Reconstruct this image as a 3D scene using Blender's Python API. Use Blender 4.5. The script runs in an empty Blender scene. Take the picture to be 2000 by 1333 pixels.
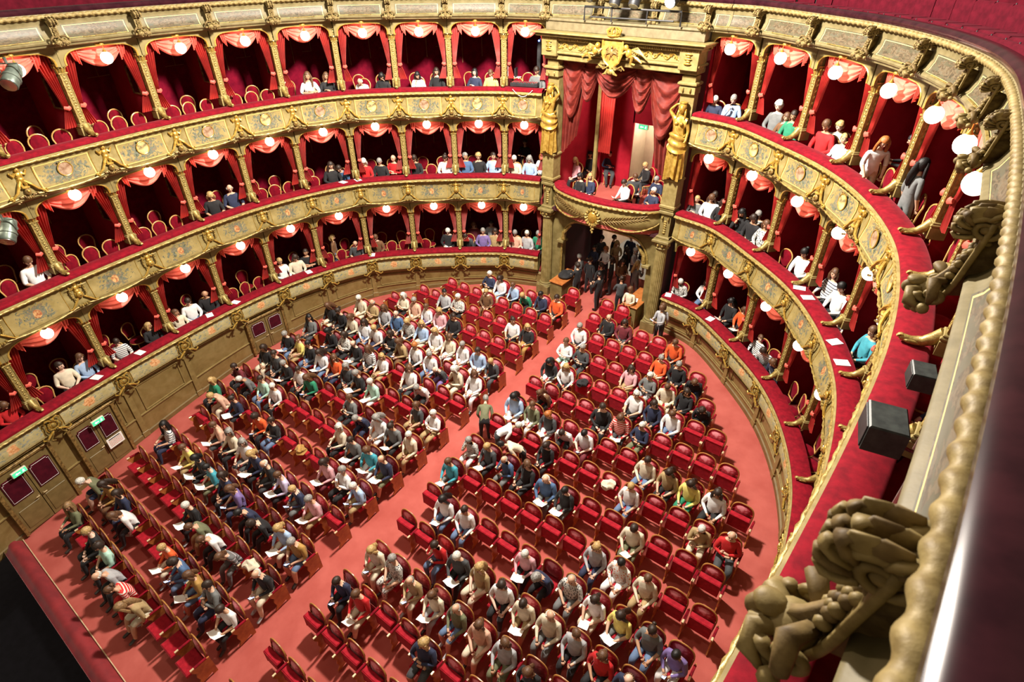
import bpy, bmesh, math, random
from math import sin, cos, pi, sqrt, atan2, radians
from mathutils import Vector, Matrix, Euler
random.seed(7)
SC = bpy.context.scene
COL = SC.collection
# ------------------------------------------------------------------ camera
cam_d = bpy.data.cameras.new('camera'); cam = bpy.data.objects.new('camera', cam_d); COL.objects.link(cam)
_R = Vector((0.79854147, 0.60193129, -0.00319939)); _U = Vector((-0.34212176, 0.45823011, 0.82035228)); _F = Vector((-0.49526176, 0.65399074, -0.57184954))
cam.matrix_world = Matrix(((_R.x, _U.x, -_F.x, 8.65), (_R.y, _U.y, -_F.y, 0), (_R.z, _U.z, -_F.z, 13.0), (0, 0, 0, 1)))
cam_d.sensor_width = 36; cam_d.lens = 1106.68 / 2000 * 36; cam_d.clip_start = .05; cam_d.clip_end = 200
cam_d.dof.use_dof = True; cam_d.dof.focus_distance = 14; cam_d.dof.aperture_fstop = 3.2
SC.camera = cam
# ------------------------------------------------------------------ world and house lights
W = bpy.data.worlds.new('world'); SC.world = W; W.use_nodes = True
W.node_tree.nodes['Background'].inputs[0].default_value = (1.0, .80, .58, 1)
W.node_tree.nodes['Background'].inputs[1].default_value = .26
def point(name, loc, power, col, radius):
    l = bpy.data.lights.new(name, 'POINT'); l.energy = power; l.color = col; l.shadow_soft_size = radius
    o = bpy.data.objects.new(name, l); COL.objects.link(o); o.location = loc; return o
point('chandelier_light', (.4, 10.2, 15.6), 14500, (1.0, .91, .80), .55)
point('ceiling_light', (-3.0, 3.0, 17.5), 1300, (1.0, .84, .66), .5)
point('gallery_light', (9.6, 1.2, 15.5), 45, (1.0, .82, .6), .3)
SC.view_settings.view_transform = 'Standard'; SC.view_settings.look = 'None'; SC.view_settings.gamma = 1
SC.view_settings.use_curve_mapping = False; SC.view_settings.exposure = .26
SC.render.engine = 'CYCLES'
cy = SC.cycles; cy.use_denoising = True; cy.max_bounces = 4; cy.diffuse_bounces = 3; cy.glossy_bounces = 2
cy.transmission_bounces = 2; cy.use_light_tree = True; cy.caustics_reflective = False; cy.caustics_refractive = False
cy.sample_clamp_indirect = 4; cy.use_adaptive_sampling = True; cy.adaptive_threshold = .02
# ------------------------------------------------------------------ materials
class NT:
    def __init__(s, name):
        s.m = bpy.data.materials.new(name); s.m.use_nodes = True; s.t = s.m.node_tree; s.b = s.t.nodes['Principled BSDF']
    def n(s, typ, **kw):
        x = s.t.nodes.new(typ)
        for k, v in kw.items():
            if k in ('operation', 'data_type', 'blend_type', 'gradient_type', 'distance', 'feature', 'wave_type', 'bands_direction', 'normalize'): setattr(x, k, v)
            else: x.inputs[int(k[1:]) if k[0] == 'i' and k[1:].isdigit() else k].default_value = v
        return x
    def l(s, a, b): s.t.links.new(a, b)
    def ramp(s, fac, stops, interp='LINEAR'):
        r = s.t.nodes.new('ShaderNodeValToRGB'); r.color_ramp.interpolation = interp
        e = r.color_ramp.elements
        while len(e) < len(stops): e.new(.5)
        for i, (p, c) in enumerate(stops): e[i].position = p; e[i].color = (*c, 1)
        s.l(fac, r.inputs[0]); return r.outputs[0]
    def mix(s, fac, a, b, mode='MIX'):
        x = s.t.nodes.new('ShaderNodeMix'); x.data_type = 'RGBA'; x.blend_type = mode
        for i, v in ((0, fac), (6, a), (7, b)):
            if hasattr(v, 'is_linked'): s.l(v, x.inputs[i])
            else: x.inputs[i].default_value = v if i == 0 else (*v, 1)
        return x.outputs[2]
    def math(s, op, a, b=0., c=0.):
        x = s.t.nodes.new('ShaderNodeMath'); x.operation = op
        for i, v in enumerate((a, b, c)):
            if hasattr(v, 'is_linked'): s.l(v, x.inputs[i])
            else: x.inputs[i].default_value = v
        return x.outputs[0]
    def coord(s, which='Object'): return s.t.nodes.new('ShaderNodeTexCoord').outputs[which]
    def noise(s, scale, detail=3, vec=None, rough=.55, dist=0.):
        x = s.t.nodes.new('ShaderNodeTexNoise'); x.inputs['Scale'].default_value = scale; x.inputs['Detail'].default_value = detail
        x.inputs['Roughness'].default_value = rough; x.inputs['Distortion'].default_value = dist
        s.l(vec if vec is not None else s.coord(), x.inputs['Vector']); return x.outputs[0]
    def bump(s, h, strength=.3, dist=.01):
        x = s.t.nodes.new('ShaderNodeBump'); x.inputs['Strength'].default_value = strength; x.inputs['Distance'].default_value = dist
        s.l(h, x.inputs['Height']); s.l(x.outputs[0], s.b.inputs['Normal'])
    def set(s, col=None, rough=.5, metal=0., sheen=0., spec=None, sheentint=None):
        b = s.b
        if col is not None:
            if hasattr(col, 'is_linked'): s.l(col, b.inputs['Base Color'])
            else: b.inputs['Base Color'].default_value = (*col, 1)
        b.inputs['Roughness'].default_value = rough; b.inputs['Metallic'].default_value = metal
        if sheen: b.inputs['Sheen Weight'].default_value = sheen; b.inputs['Sheen Roughness'].default_value = .35
        if sheentint: b.inputs['Sheen Tint'].default_value = (*sheentint, 1)
        if spec is not None: b.inputs['Specular IOR Level'].default_value = spec
        return s.m
def noisy(name, c1, c2, scale=8, rough=.5, metal=0., sheen=0., bumps=0., bscale=None, spec=None, bd=.01, st=None, coord='Object'):
    t = NT(name); v = t.coord(coord)
    f = t.noise(scale, 4, v)
    if bumps: t.bump(t.noise(bscale or scale * 4, 3, v), bumps, bd)
    return t.set(t.ramp(f, [(.35, c1), (.65, c2)]), rough, metal, sheen, spec, st)
GOLD = noisy('gilded_plaster', (.20, .135, .03), (.44, .325, .10), 14, .42, .3, bumps=.5, bscale=60, bd=.006)
BGOLD = noisy('bright_gilding', (.38, .22, .03), (.66, .44, .10), 10, .34, .5, bumps=.3, bscale=40, bd=.005)
DGOLD = noisy('dark_old_gilding', (.12, .07, .02), (.34, .22, .07), 12, .45, .3, bumps=.6, bscale=50, bd=.01)  # darker, browner tone of gilding, mottled by noise
FRIEZE = noisy('grey_gold_frieze_stucco', (.13, .105, .045), (.19, .155, .075), 5, .5, 0, bumps=.2, bscale=60, bd=.003, spec=.2)
GVEL = noisy('gallery_seat_velvet', (.050, .0015, .006), (.085, .003, .010), 6, .85, sheen=.08, spec=.1, st=(1, .2, .3))
OLDG = noisy('dull_old_gilding', (.15, .105, .035), (.27, .205, .08), 14, .55, .05, bumps=.4, bscale=60, bd=.004, spec=.25)
OLDB = noisy('brown_old_gilding', (.08, .05, .018), (.20, .14, .055), 14, .6, 0, bumps=.4, bscale=60, bd=.004, spec=.2)
CREAM = noisy('cream_gold_stucco', (.20, .150, .050), (.30, .238, .092), 5, .6, 0, bumps=.3, bscale=70, bd=.004, spec=.2)
STONE = noisy('stone_coloured_stucco', (.155, .118, .041), (.235, .185, .072), 4, .6, bumps=.3, bscale=50, bd=.004, spec=.2)
GREYCR = noisy('grey_cream_moulding', (.13, .105, .055), (.19, .155, .085), 6, .5, bumps=.2, bscale=40)
VELVET = noisy('red_velvet', (.15, .003, .010), (.25, .005, .015), 9, .85, sheen=.18, bumps=.25, bscale=120, bd=.003, spec=.15, st=(1, .25, .3))
DVELV = noisy('deep_red_velvet', (.13, .002, .014), (.20, .004, .02), 6, .9, sheen=.3, spec=.1, st=(1, .2, .3))
WALLR = noisy('crimson_wall_cloth', (.28, .004, .016), (.36, .008, .022), 3, .8, sheen=.25, spec=.2, st=(1, .2, .25))
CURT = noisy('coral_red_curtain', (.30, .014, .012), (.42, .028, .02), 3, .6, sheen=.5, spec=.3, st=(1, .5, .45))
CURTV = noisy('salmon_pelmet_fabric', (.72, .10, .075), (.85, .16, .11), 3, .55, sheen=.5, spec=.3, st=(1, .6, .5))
DRAPE = noisy('brick_red_draped_silk', (.11, .011, .008), (.19, .024, .015), 4, .65, sheen=.2, spec=.25, st=(1, .5, .4))
SEATV = noisy('seat_red_velvet', (.25, .003, .012), (.38, .009, .02), 12, .8, sheen=.6, bumps=.15, bscale=90, bd=.003, spec=.2, st=(1, .3, .35))
def painted_sheen_velvet():  # pink sheen highlight painted into the colour, broken up by nap wear
    t = NT('painted_sheen_seat_back_velvet'); v = t.coord()
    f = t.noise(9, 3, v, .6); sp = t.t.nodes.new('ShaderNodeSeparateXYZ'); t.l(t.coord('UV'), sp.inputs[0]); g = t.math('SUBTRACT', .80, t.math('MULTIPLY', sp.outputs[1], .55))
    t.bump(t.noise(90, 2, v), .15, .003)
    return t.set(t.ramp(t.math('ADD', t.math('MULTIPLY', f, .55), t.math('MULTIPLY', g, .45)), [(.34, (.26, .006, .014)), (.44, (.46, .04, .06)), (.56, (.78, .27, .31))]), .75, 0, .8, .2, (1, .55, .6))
SEATB = painted_sheen_velvet()
SWOOD = noisy('golden_brown_seat_wood', (.28, .11, .03), (.50, .24, .06), 7, .35, bumps=.1)
OWOOD = noisy('orange_brown_wood', (.34, .10, .025), (.52, .19, .05), 6, .3)
BRASS = noisy('pale_brass_cap', (.75, .60, .35), (.9, .78, .5), 8, .3, .4)
CARPET = noisy('red_carpet', (.38, .080, .064), (.47, .115, .094), 1.3, .95, sheen=.3, bumps=.4, bscale=160, bd=.006, spec=.1, st=(1, .5, .4))
MAHOG = noisy('polished_dark_wood_rail', (.016, .003, .006), (.032, .007, .011), 5, .2, spec=.22)
BLACK = noisy('matt_black_metal', (.012, .012, .014), (.03, .03, .032), 6, .5)
PIT = noisy('dark_pit_floor', (.004, .005, .012), (.009, .010, .02), 5, .9)
CHROME = noisy('pale_metal', (.5, .5, .48), (.7, .7, .66), 6, .25, .9)
PAPER = noisy('white_paper', (.85, .83, .78), (.93, .91, .87), 20, .7)
MIRROR = NT('mirror_glass').set((.30, .05, .05), .06, .9)
LWALL = noisy('white_painted_wood', (.70, .62, .50), (.80, .72, .58), 3, .5)
def marble():
    t = NT('olive_brown_faux_marble'); v = t.coord('UV')
    f = t.noise(2.2, 6, v, .65, 1.5); g = t.noise(9, 4, v, .6)
    c = t.ramp(f, [(.30, (.13, .08, .02)), (.5, (.20, .135, .042)), (.62, (.235, .165, .06)), (.72, (.165, .11, .033))])
    t.bump(g, .1, .005)
    return t.set(t.mix(.2, c, t.ramp(g, [(.3, (.14, .09, .03)), (.7, (.34, .26, .11))])), .42)
MARBLE = marble()
LIN = noisy('ochre_panel_paint', (.19, .13, .042), (.25, .18, .062), 6, .5)
def emis(name, col, s):
    t = NT(name); t.b.inputs['Base Color'].default_value = (*col, 1); t.b.inputs['Emission Color'].default_value = (*col, 1)
    t.b.inputs['Emission Strength'].default_value = s; return t.m
GLOBE = emis('lit_opal_globe', (1.0, .86, .66), 4.6)
SCREEN = emis('phone_screen', (.45, .6, 1.0), 2.2)
EXITG = emis('green_exit_sign', (.05, .55, .22), 1.2)
EXITW = emis('white_exit_symbol', (.8, 1.0, .85), 1.6)
SPOTL = emis('spotlight_lens', (.75, .95, 1.0), 30)
BLUEL = emis('blue_indicator', (.1, .2, 1.0), 12)
GLOW = emis('lit_corridor_wall', (1.0, .66, .42), .9)
def panel_paint(name, kind, seed):
    """painted panel decoration in the panel's own UV (flat print)"""
    t = NT(name); uv = t.coord('UV')
    sep = t.t.nodes.new('ShaderNodeSeparateXYZ'); t.l(uv, sep.inputs[0]); u, v = sep.outputs[0], sep.outputs[1]
    mp = t.n('ShaderNodeMapping'); mp.inputs['Location'].default_value = (seed * 3.7, seed * 1.3, 0); mp.inputs['Scale'].default_value = (2.2, 1.1, 1); t.l(uv, mp.inputs[0]); q = mp.outputs[0]
    base = t.ramp(t.noise(3, 3, q), [(.3, (.25, .19, .065)), (.7, (.34, .265, .105))])
    du = t.math('SUBTRACT', u, .5); dv = t.math('SUBTRACT', v, .5)
    def radial(su, sv):
        return t.math('SQRT', t.math('ADD', t.math('POWER', t.math('DIVIDE', du, su), 2.), t.math('POWER', t.math('DIVIDE', dv, sv), 2.)))
    n1 = t.noise(5.5, 5, q, .65, 1.2); n2 = t.noise(9, 4, q, .6, .8); n3 = t.noise(4, 3, q, .5, .5)
    leaf = t.ramp(n2, [(.35, (.06, .07, .04)), (.5, (.15, .165, .12)), (.62, (.19, .12, .055)), (.7, (.24, .20, .18))])
    if kind == 'wreath':     # sprays of foliage either side of a medallion
        m = t.math('MULTIPLY', t.math('LESS_THAN', radial(.46, .44), 1.), t.math('GREATER_THAN', t.math('SUBTRACT', n1, t.math('MULTIPLY', radial(.45, .5), .22)), .34))
        c = t.mix(m, base, leaf)
    elif kind == 'flowers':
        r = radial(.33, .40)
        m = t.math('GREATER_THAN', t.math('SUBTRACT', n1, t.math('MULTIPLY', r, .20)), .36)
        c = t.mix(m, base, leaf)
        m2 = t.math('LESS_THAN', t.math('ADD', radial(.10, .22), t.math('MULTIPLY', n2, .5)), .95)
        c = t.mix(m2, c, t.ramp(n2, [(.4, (.30, .10, .04)), (.6, (.55, .34, .14))]))
    elif kind == 'putti':
        base = t.ramp(t.noise(3, 3, q), [(.3, (.38, .32, .14)), (.7, (.50, .43, .22))])
        c = t.mix(t.math('GREATER_THAN', n1, .57), base, t.ramp(n2, [(.35, (.12, .15, .06)), (.47, (.19, .23, .20)), (.6, (.30, .31, .29)), (.7, (.2, .21, .10))]))
        m2 = t.math('LESS_THAN', t.math('ADD', radial(.13, .42), t.math('MULTIPLY', n3, 1.1)), 1.25)
        c = t.mix(m2, c, t.ramp(n2, [(.35, (.45, .17, .05)), (.55, (.75, .40, .18)), (.7, (.70, .55, .30))]))
    else:                    # clouds with figures
        base = t.ramp(t.noise(2.5, 4, q), [(.3, (.060, .053, .030)), (.55, (.090, .078, .046)), (.7, (.074, .073, .052))])
        m = t.math('GREATER_THAN', t.math('SUBTRACT', n3, t.math('MULTIPLY', radial(.45, .48), .16)), .36)
        c = t.mix(t.math('MULTIPLY', m, .75), base, t.ramp(n1, [(.36, (.03, .025, .015)), (.47, (.085, .055, .03)), (.56, (.15, .11, .065)), (.68, (.075, .08, .065))]))
    if kind in ('wreath', 'cloud'):   # painted gold line border
        au = t.math('ABSOLUTE', du); av = t.math('ABSOLUTE', dv)
        e1 = t.math('MULTIPLY', t.math('GREATER_THAN', au, .468), t.math('LESS_THAN', au, .482))
        e2 = t.math('MULTIPLY', t.math('GREATER_THAN', av, .425), t.math('LESS_THAN', av, .452))
        inn = t.math('MULTIPLY', t.math('LESS_THAN', au, .482), t.math('LESS_THAN', av, .452))
        c = t.mix(t.math('MULTIPLY', t.math('MAXIMUM', e1, e2), inn), c, (.85, .62, .18))
    return t.set(c, .42 if kind == 'cloud' else .55, 0, 0, .22)
PAINT = {k: [panel_paint('painted_%s_panel' % k, k, s) for s in (1, 2, 3)] for k in ('wreath', 'flowers', 'putti', 'cloud')}
MEDAL = [noisy('painted_portrait', (.20, .10, .05), (.42, .30, .20), 9, .4), noisy('painted_gold_ground_scene', (.12, .10, .05), (.80, .64, .26), 6, .4)]
# cloth colours
CC = dict(K=((.012, .012, .014), 'black'), D=((.055, .06, .065), 'dark grey'), G=((.16, .17, .17), 'grey'), A=((.42, .43, .45), 'pale grey'),
 W=((.88, .88, .87), 'white'), C=((.72, .64, .48), 'cream'), T=((.42, .30, .14), 'tan'), H=((.16, .075, .03), 'brown'), N=((.02, .028, .07), 'navy'),
 B=((.07, .14, .28), 'blue'), L=((.36, .50, .72), 'light blue'), J=((.12, .19, .33), 'denim blue'), E=((.05, .33, .42), 'teal'), g=((.02, .23, .12), 'green'),
 o=((.16, .17, .09), 'olive'), m=((.45, .72, .60), 'mint green'), R=((.55, .012, .015), 'red'), M=((.16, .02, .03), 'maroon'), O=((.78, .11, .02), 'orange'),
 Y=((.80, .68, .18), 'yellow'), U=((.42, .24, .06), 'mustard'), P=((.74, .40, .44), 'pink'), p=((.75, .45, .32), 'peach'), V=((.20, .14, .36), 'purple'), v=((.60, .54, .76), 'lilac'))
def cloth(code):
    t = NT('cloth_' + CC[code][1].replace(' ', '_')); c = CC[code][0]; v = t.coord()
    f = t.noise(7, 3, v)
    t.bump(t.noise(9, 3, v, .5), .35, .02)
    return t.set(t.ramp(f, [(.3, tuple(x * .78 for x in c)), (.7, tuple(min(.9, x * 1.12) for x in c))]), .8, 0, .15)
CLOTH = {k: cloth(k) for k in CC}
def stripes(name, a, b, axis, scale, thr):
    t = NT(name); sp = t.t.nodes.new('ShaderNodeSeparateXYZ'); t.l(t.coord(), sp.inputs[0])
    w = t.math('FRACT', t.math('MULTIPLY', sp.outputs[axis], scale)); return t.set(t.mix(t.math('GREATER_THAN', w, thr), a, b), .8)
CLOTH['S'] = stripes('cloth_striped_white_and_navy', (.75, .75, .72), (.02, .025, .06), 2, 17, .68); CC['S'] = (0, 'navy striped')
CLOTH['r'] = stripes('cloth_striped_red_and_white', (.6, .03, .03), (.78, .70, .62), 2, 17, .62); CC['r'] = (0, 'red striped')
CLOTH['Z'] = stripes('cloth_striped_grey', (.13, .13, .13), (.42, .40, .42), 2, 9, .7); CC['Z'] = (0, 'grey striped')
def spots(name, a, b, thr, scale=28):
    t = NT(name); x = t.n('ShaderNodeTexVoronoi'); x.inputs['Scale'].default_value = scale; t.l(t.coord(), x.inputs[0])
    return t.set(t.mix(t.math('LESS_THAN', x.outputs[0], thr), a, b), .8)
CLOTH['X'] = spots('cloth_black_white_pattern', (.6, .6, .56), (.02, .02, .03), .38); CC['X'] = (0, 'monochrome patterned')
CLOTH['F'] = spots('cloth_bright_pattern', (.78, .75, .7), (.65, .2, .08), .3, 18); CC['F'] = (0, 'orange patterned')
SKIN = [noisy('skin_light', (.58, .34, .22), (.66, .41, .28), 6, .5), noisy('skin_tan', (.46, .25, .14), (.55, .31, .19), 6, .5), noisy('skin_pale', (.66, .43, .32), (.74, .50, .38), 6, .5)]
HC = dict(k=((.008, .007, .007), 'black'), d=((.03, .016, .01), 'dark brown'), b=((.12, .055, .025), 'brown'), y=((.50, .33, .13), 'blond'), t=((.27, .16, .07), 'light brown'),
 w=((.70, .68, .62), 'white'), g=((.30, .29, .27), 'grey'), r=((.42, .14, .03), 'ginger'))
HAIR = {k: noisy('hair_' + v[1].replace(' ', '_'), tuple(x * .6 for x in v[0]), tuple(min(.85, x * 1.25) for x in v[0]), 30, .5, bumps=.6, bscale=60, bd=.01) for k, v in HC.items()}
EYE = NT('dark_eye').set((.02, .015, .012), .2); LIP = NT('lip_colour').set((.42, .12, .10), .5)
SHOE = noisy('dark_shoe_leather', (.015, .012, .01), (.04, .03, .025), 6, .4)
# ------------------------------------------------------------------ mesh builder
class MB:
    def __init__(s): s.v = []; s.f = []; s.m = []; s.uv = []
    def add(s, vs, fs, mi=0, uv=None, M=None):
        o = len(s.v)
        s.v += [tuple(M @ Vector(p)) for p in vs] if M is not None else [tuple(p) for p in vs]
        s.f += [tuple(i + o for i in f) for f in fs]; s.m += [mi] * len(fs)
        s.uv += list(uv) if uv else [(0, 0)] * len(vs)
        return s
    def box(s, c, d, mi=0, M=None, tx=1., ty=1.):
        x, y, z = d[0] / 2, d[1] / 2, d[2] / 2; vs = []
        for sz in (-1, 1):
            kx, ky = (tx, ty) if sz > 0 else (1, 1)
            vs += [(c[0] + a * x * kx, c[1] + b * y * ky, c[2] + sz * z) for a, b in ((-1, -1), (1, -1), (1, 1), (-1, 1))]
        return s.add(vs, [(3, 2, 1, 0), (4, 5, 6, 7), (0, 1, 5, 4), (1, 2, 6, 5), (2, 3, 7, 6), (3, 0, 4, 7)], mi, None, M)
    def bbox(s, c, d, b=.01, mi=0, M=None):   # bevelled box
        x, y, z = d[0] / 2, d[1] / 2, d[2] / 2; vs = []
        for zz, k in ((-z, b), (-z + b, 0), (z - b, 0), (z, b)):
            for a, e in ((-1, -1), (1, -1), (1, 1), (-1, 1)):
                vs += [(c[0] + a * (x - k), c[1] + e * (y - k), c[2] + zz)]
        fs = [(3, 2, 1, 0), (12, 13, 14, 15)]
        for r in range(3):
            for i in range(4): fs.append((r * 4 + i, r * 4 + (i + 1) % 4, r * 4 + 4 + (i + 1) % 4, r * 4 + 4 + i))
        return s.add(vs, fs, mi, None, M)
    def tube(s, pts, r, mi=0, n=6, cap=True, M=None, flat=1.):
        pts = [Vector(p) for p in pts]; N = len(pts); r = r if isinstance(r, (list, tuple)) else [r] * N
        vs = []; up = None
        for i, p in enumerate(pts):
            d = (pts[min(i + 1, N - 1)] - pts[max(i - 1, 0)]).normalized()
            if up is None: up = Vector((0, 0, 1)) if abs(d.z) < .9 else Vector((1, 0, 0))
            a = d.cross(up).normalized(); up = a.cross(d).normalized()
            for k in range(n):
                t = 2 * pi * k / n; vs.append(p + a * cos(t) * r[i] + up * sin(t) * r[i] * flat)
        fs = []
        for i in range(N - 1):
            for k in range(n): fs.append((i * n + k, i * n + (k + 1) % n, i * n + n + (k + 1) % n, i * n + n + k))
        if cap: fs += [tuple(range(n - 1, -1, -1)), tuple(range((N - 1) * n, N * n))]
        return s.add(vs, fs, mi, None, M)
    def ell(s, c, r, mi=0, nu=8, nv=5, M=None, fn=None):
        r = r if isinstance(r, (tuple, list)) else (r, r, r)
        vs = [(0, 0, 1)]; 
        for j in range(1, nv):
            for i in range(nu):
                a = pi * j / nv; b = 2 * pi * i / nu; vs.append((sin(a) * cos(b), sin(a) * sin(b), cos(a)))
        vs.append((0, 0, -1))
        if fn: vs = [fn(p) for p in vs]
        vs = [(c[0] + p[0] * r[0], c[1] + p[1] * r[1], c[2] + p[2] * r[2]) for p in vs]
        fs = [(0, 1 + i, 1 + (i + 1) % nu) for i in range(nu)]
        for j in range(nv - 2):
            for i in range(nu): fs.append((1 + j * nu + i, 1 + j * nu + nu + i, 1 + j * nu + nu + (i + 1) % nu, 1 + j * nu + (i + 1) % nu))
        L = len(vs) - 1; b = 1 + (nv - 2) * nu
        fs += [(b + (i + 1) % nu, b + i, L) for i in range(nu)]
        return s.add(vs, fs, mi, None, M)
    def lathe(s, prof, mi=0, n=12, c=(0, 0, 0), M=None):
        vs = []; 
        for r, z in prof:
            for k in range(n): t = 2 * pi * k / n; vs.append((c[0] + r * cos(t), c[1] + r * sin(t), c[2] + z))
        fs = []
        for i in range(len(prof) - 1):
            for k in range(n): fs.append((i * n + k, i * n + (k + 1) % n, i * n + n + (k + 1) % n, i * n + n + k))
        fs += [tuple(range(n - 1, -1, -1)), tuple(range((len(prof) - 1) * n, len(prof) * n))]
        return s.add(vs, fs, mi, None, M)
    def poly(s, pts, depth, mi=0, M=None):     # polygon in xz extruded in y from 0 to depth
        n = len(pts); vs = [(x, 0, z) for x, z in pts] + [(x, depth, z) for x, z in pts]
        fs = [tuple(range(n)), tuple(range(2 * n - 1, n - 1, -1))] + [(i, i + n, (i + 1) % n + n, (i + 1) % n) for i in range(n)]
        return s.add(vs, fs, mi, None, M)
    def grid(s, fn, nu, nv, mi=0, M=None, th=0.):
        vs = [fn(i / nu, j / nv) for j in range(nv + 1) for i in range(nu + 1)]
        fs = [(j * (nu + 1) + i, j * (nu + 1) + i + 1, (j + 1) * (nu + 1) + i + 1, (j + 1) * (nu + 1) + i) for j in range(nv) for i in range(nu)]
        return s.add(vs, fs, mi, [(i / nu, j / nv) for j in range(nv + 1) for i in range(nu + 1)], M)
    def scroll(s, c, R, w, turns=1.6, mi=0, r=.03, M=None, sgn=1, n=16, nt=6):   # spiral in yz plane
        pts = []; rad = []
        for i in range(n + 1):
            t = i / n; a = sgn * t * turns * 2 * pi; q = R * (1 - .82 * t)
            pts.append((c[0], c[1] + q * cos(a), c[2] + q * sin(a))); rad.append(r * (1 - .45 * t))
        s.tube(pts, rad, mi, nt, M=M, flat=w)
        return s.ell(c, (r * w, r * 1.3, r * 1.3), mi, 8, 5, M)
    def mesh(s, name, mats, smooth=True, slots=0, sharp=True):
        me = bpy.data.meshes.new(name); me.from_pydata(s.v, [], s.f)
        for m in mats: me.materials.append(m)
        for _ in range(slots): me.materials.append(None)
        me.polygons.foreach_set('material_index', s.m)
        uvl = me.uv_layers.new(name='UVMap'); uv = s.uv
        fl = []
        for l in me.loops: fl += uv[l.vertex_index]
        uvl.data.foreach_set('uv', fl)
        me.polygons.foreach_set('use_smooth', [smooth] * len(s.f)); me.update()
        if smooth and sharp:
            try: me.set_sharp_from_angle(angle=radians(42))
            except Exception: pass
        return me
def obj(name, me, parent=None, loc=(0, 0, 0), rz=0., scale=None):
    o = bpy.data.objects.new(name, me); COL.objects.link(o); o.location = loc
    if rz: o.rotation_euler.z = rz
    if scale: o.scale = scale
    if parent: o.parent = parent
    return o
def tag(o, label, cat, group=None, kind=None):
    o['label'] = label; o['category'] = cat
    if group: o['group'] = group
    if kind: o['kind'] = kind
    return o
def thing(name, label, cat, loc=(0, 0, 0), rz=0., group=None, scale=None):
    o = obj(name, None, None, loc, rz, scale); o.empty_display_size = .1
    return tag(o, label, cat, group)
KIDS = {}
def part(name, me, parent, loc=(0, 0, 0), rz=0., scale=None, rot=None):
    o = obj(name, me, parent, loc, rz, scale)
    if rot: o.rotation_euler = rot
    KIDS.setdefault(parent.name, []).append(o); return o
def copy_thing(src, loc, rz, label, scale=None, group=None):
    r = src.copy(); COL.objects.link(r); r.location = loc; r.rotation_euler.z = rz; r['label'] = label
    if scale: r.scale = scale
    if group: r['group'] = group
    for ch in KIDS.get(src.name, []):
        c = ch.copy(); COL.objects.link(c); c.parent = r; KIDS.setdefault(r.name, []).append(c)
        for g in KIDS.get(ch.name, []):
            d = g.copy(); COL.objects.link(d); d.parent = c
    return r
ORD = 'zeroth first second third fourth fifth sixth seventh eighth ninth tenth eleventh twelfth thirteenth fourteenth fifteenth sixteenth seventeenth eighteenth'.split()
NUM = 'zero one two three four five six seven eight nine ten eleven twelve thirteen fourteen fifteen sixteen seventeen eighteen'.split()
# ------------------------------------------------------------------ plan of the horseshoe
LP = [(-2.72, 16.9), (-4.08, 16.36), (-5.52, 15.29), (-6.85, 14.08), (-7.98, 12.74), (-8.61, 11.04), (-8.91, 9.27), (-8.92, 7.37), (-8.7, 5.41), (-8.38, 3.42), (-7.94, 1.43), (-7.45, -.5), (-6.9, -2.4)]
RP = [(2.5, 16.9), (3.92, 16.56), (5.47, 15.41), (6.85, 14.13), (7.9, 12.59), (8.63, 10.87), (8.97, 9.21), (9.11, 7.31), (9.07, 5.3), (8.95, 3.3), (8.8, 1.3), (8.6, -.7)]
R4 = [(2.5, 16.9), (3.92, 16.56), (5.47, 15.41), (6.85, 14.13), (7.9, 12.59), (8.63, 10.87), (8.99, 9.21), (9.13, 7.2), (9.17, 4.4), (9.07, 1.4), (8.8, -1.6)]
class Path:
    def __init__(s, P, side): s.P = [Vector(p) for p in P]; s.side = side; s.n = len(P) - 1
    def pt(s, u):
        i = min(max(int(u), 0), s.n - 1); t = u - i; P = s.P
        a = P[i - 1] if i > 0 else 2 * P[0] - P[1]; b = P[i]; c = P[i + 1]; d = P[i + 2] if i + 2 <= s.n else 2 * P[-1] - P[-2]
        return .5 * ((2 * b) + (c - a) * t + (2 * a - 5 * b + 4 * c - d) * t * t + (3 * b - 3 * c + d - a) * t ** 3)
    def fr(s, u, d=0.):
        t = (s.pt(u + .02) - s.pt(u - .02)).normalized()
        x = t if s.side < 0 else -t
        n = Vector((-x.y, x.x)); p = s.pt(u) + n * d
        return p, x, n
    def place(s, u, d=0.):
        p, x, n = s.fr(u, d); return p, atan2(x.y, x.x)
PL = Path(LP, -1); PR = Path(RP, 1); PR4 = Path(R4, 1)
RAIL = {1: 3.03, 2: 6.04, 3: 9.04, 4: 11.82}
TN = {1: 'lower', 2: 'middle', 3: 'upper', 4: 'top'}
SN = {-1: 'left', 1: 'right'}
def sweep(path, u0, u1, prof, z0, per=8, closed=False, mi=0, mod=None, mb=None, cap=False):
    mb = mb or MB(); N = max(1, int(round((u1 - u0) * per))); K = len(prof); vs = []; uv = []
    L = 0; lp = None
    for i in range(N + 1):
        u = u0 + (u1 - u0) * i / N; p, x, n = path.fr(u)
        if lp is not None: L += (p - lp).length
        lp = p
        for k, (d, z) in enumerate(prof):
            if mod: d, z = mod(d, z, L, k)
            vs.append((p.x + n.x * d, p.y + n.y * d, z0(p) + z if callable(z0) else z0 + z)); uv.append((L, k / max(1, K - 1) * 1.2))
    fs = []
    for i in range(N):
        for k in range(K if closed else K - 1):
            a = i * K + k; b = i * K + (k + 1) % K; q = (a, b, b + K, a + K)
            fs.append(q if path.side > 0 else q[::-1])
    if cap: fs += [tuple(range(K)), tuple(range(N * K + K - 1, N * K - 1, -1))]
    mb.add(vs, fs, mi, uv); return mb
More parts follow.
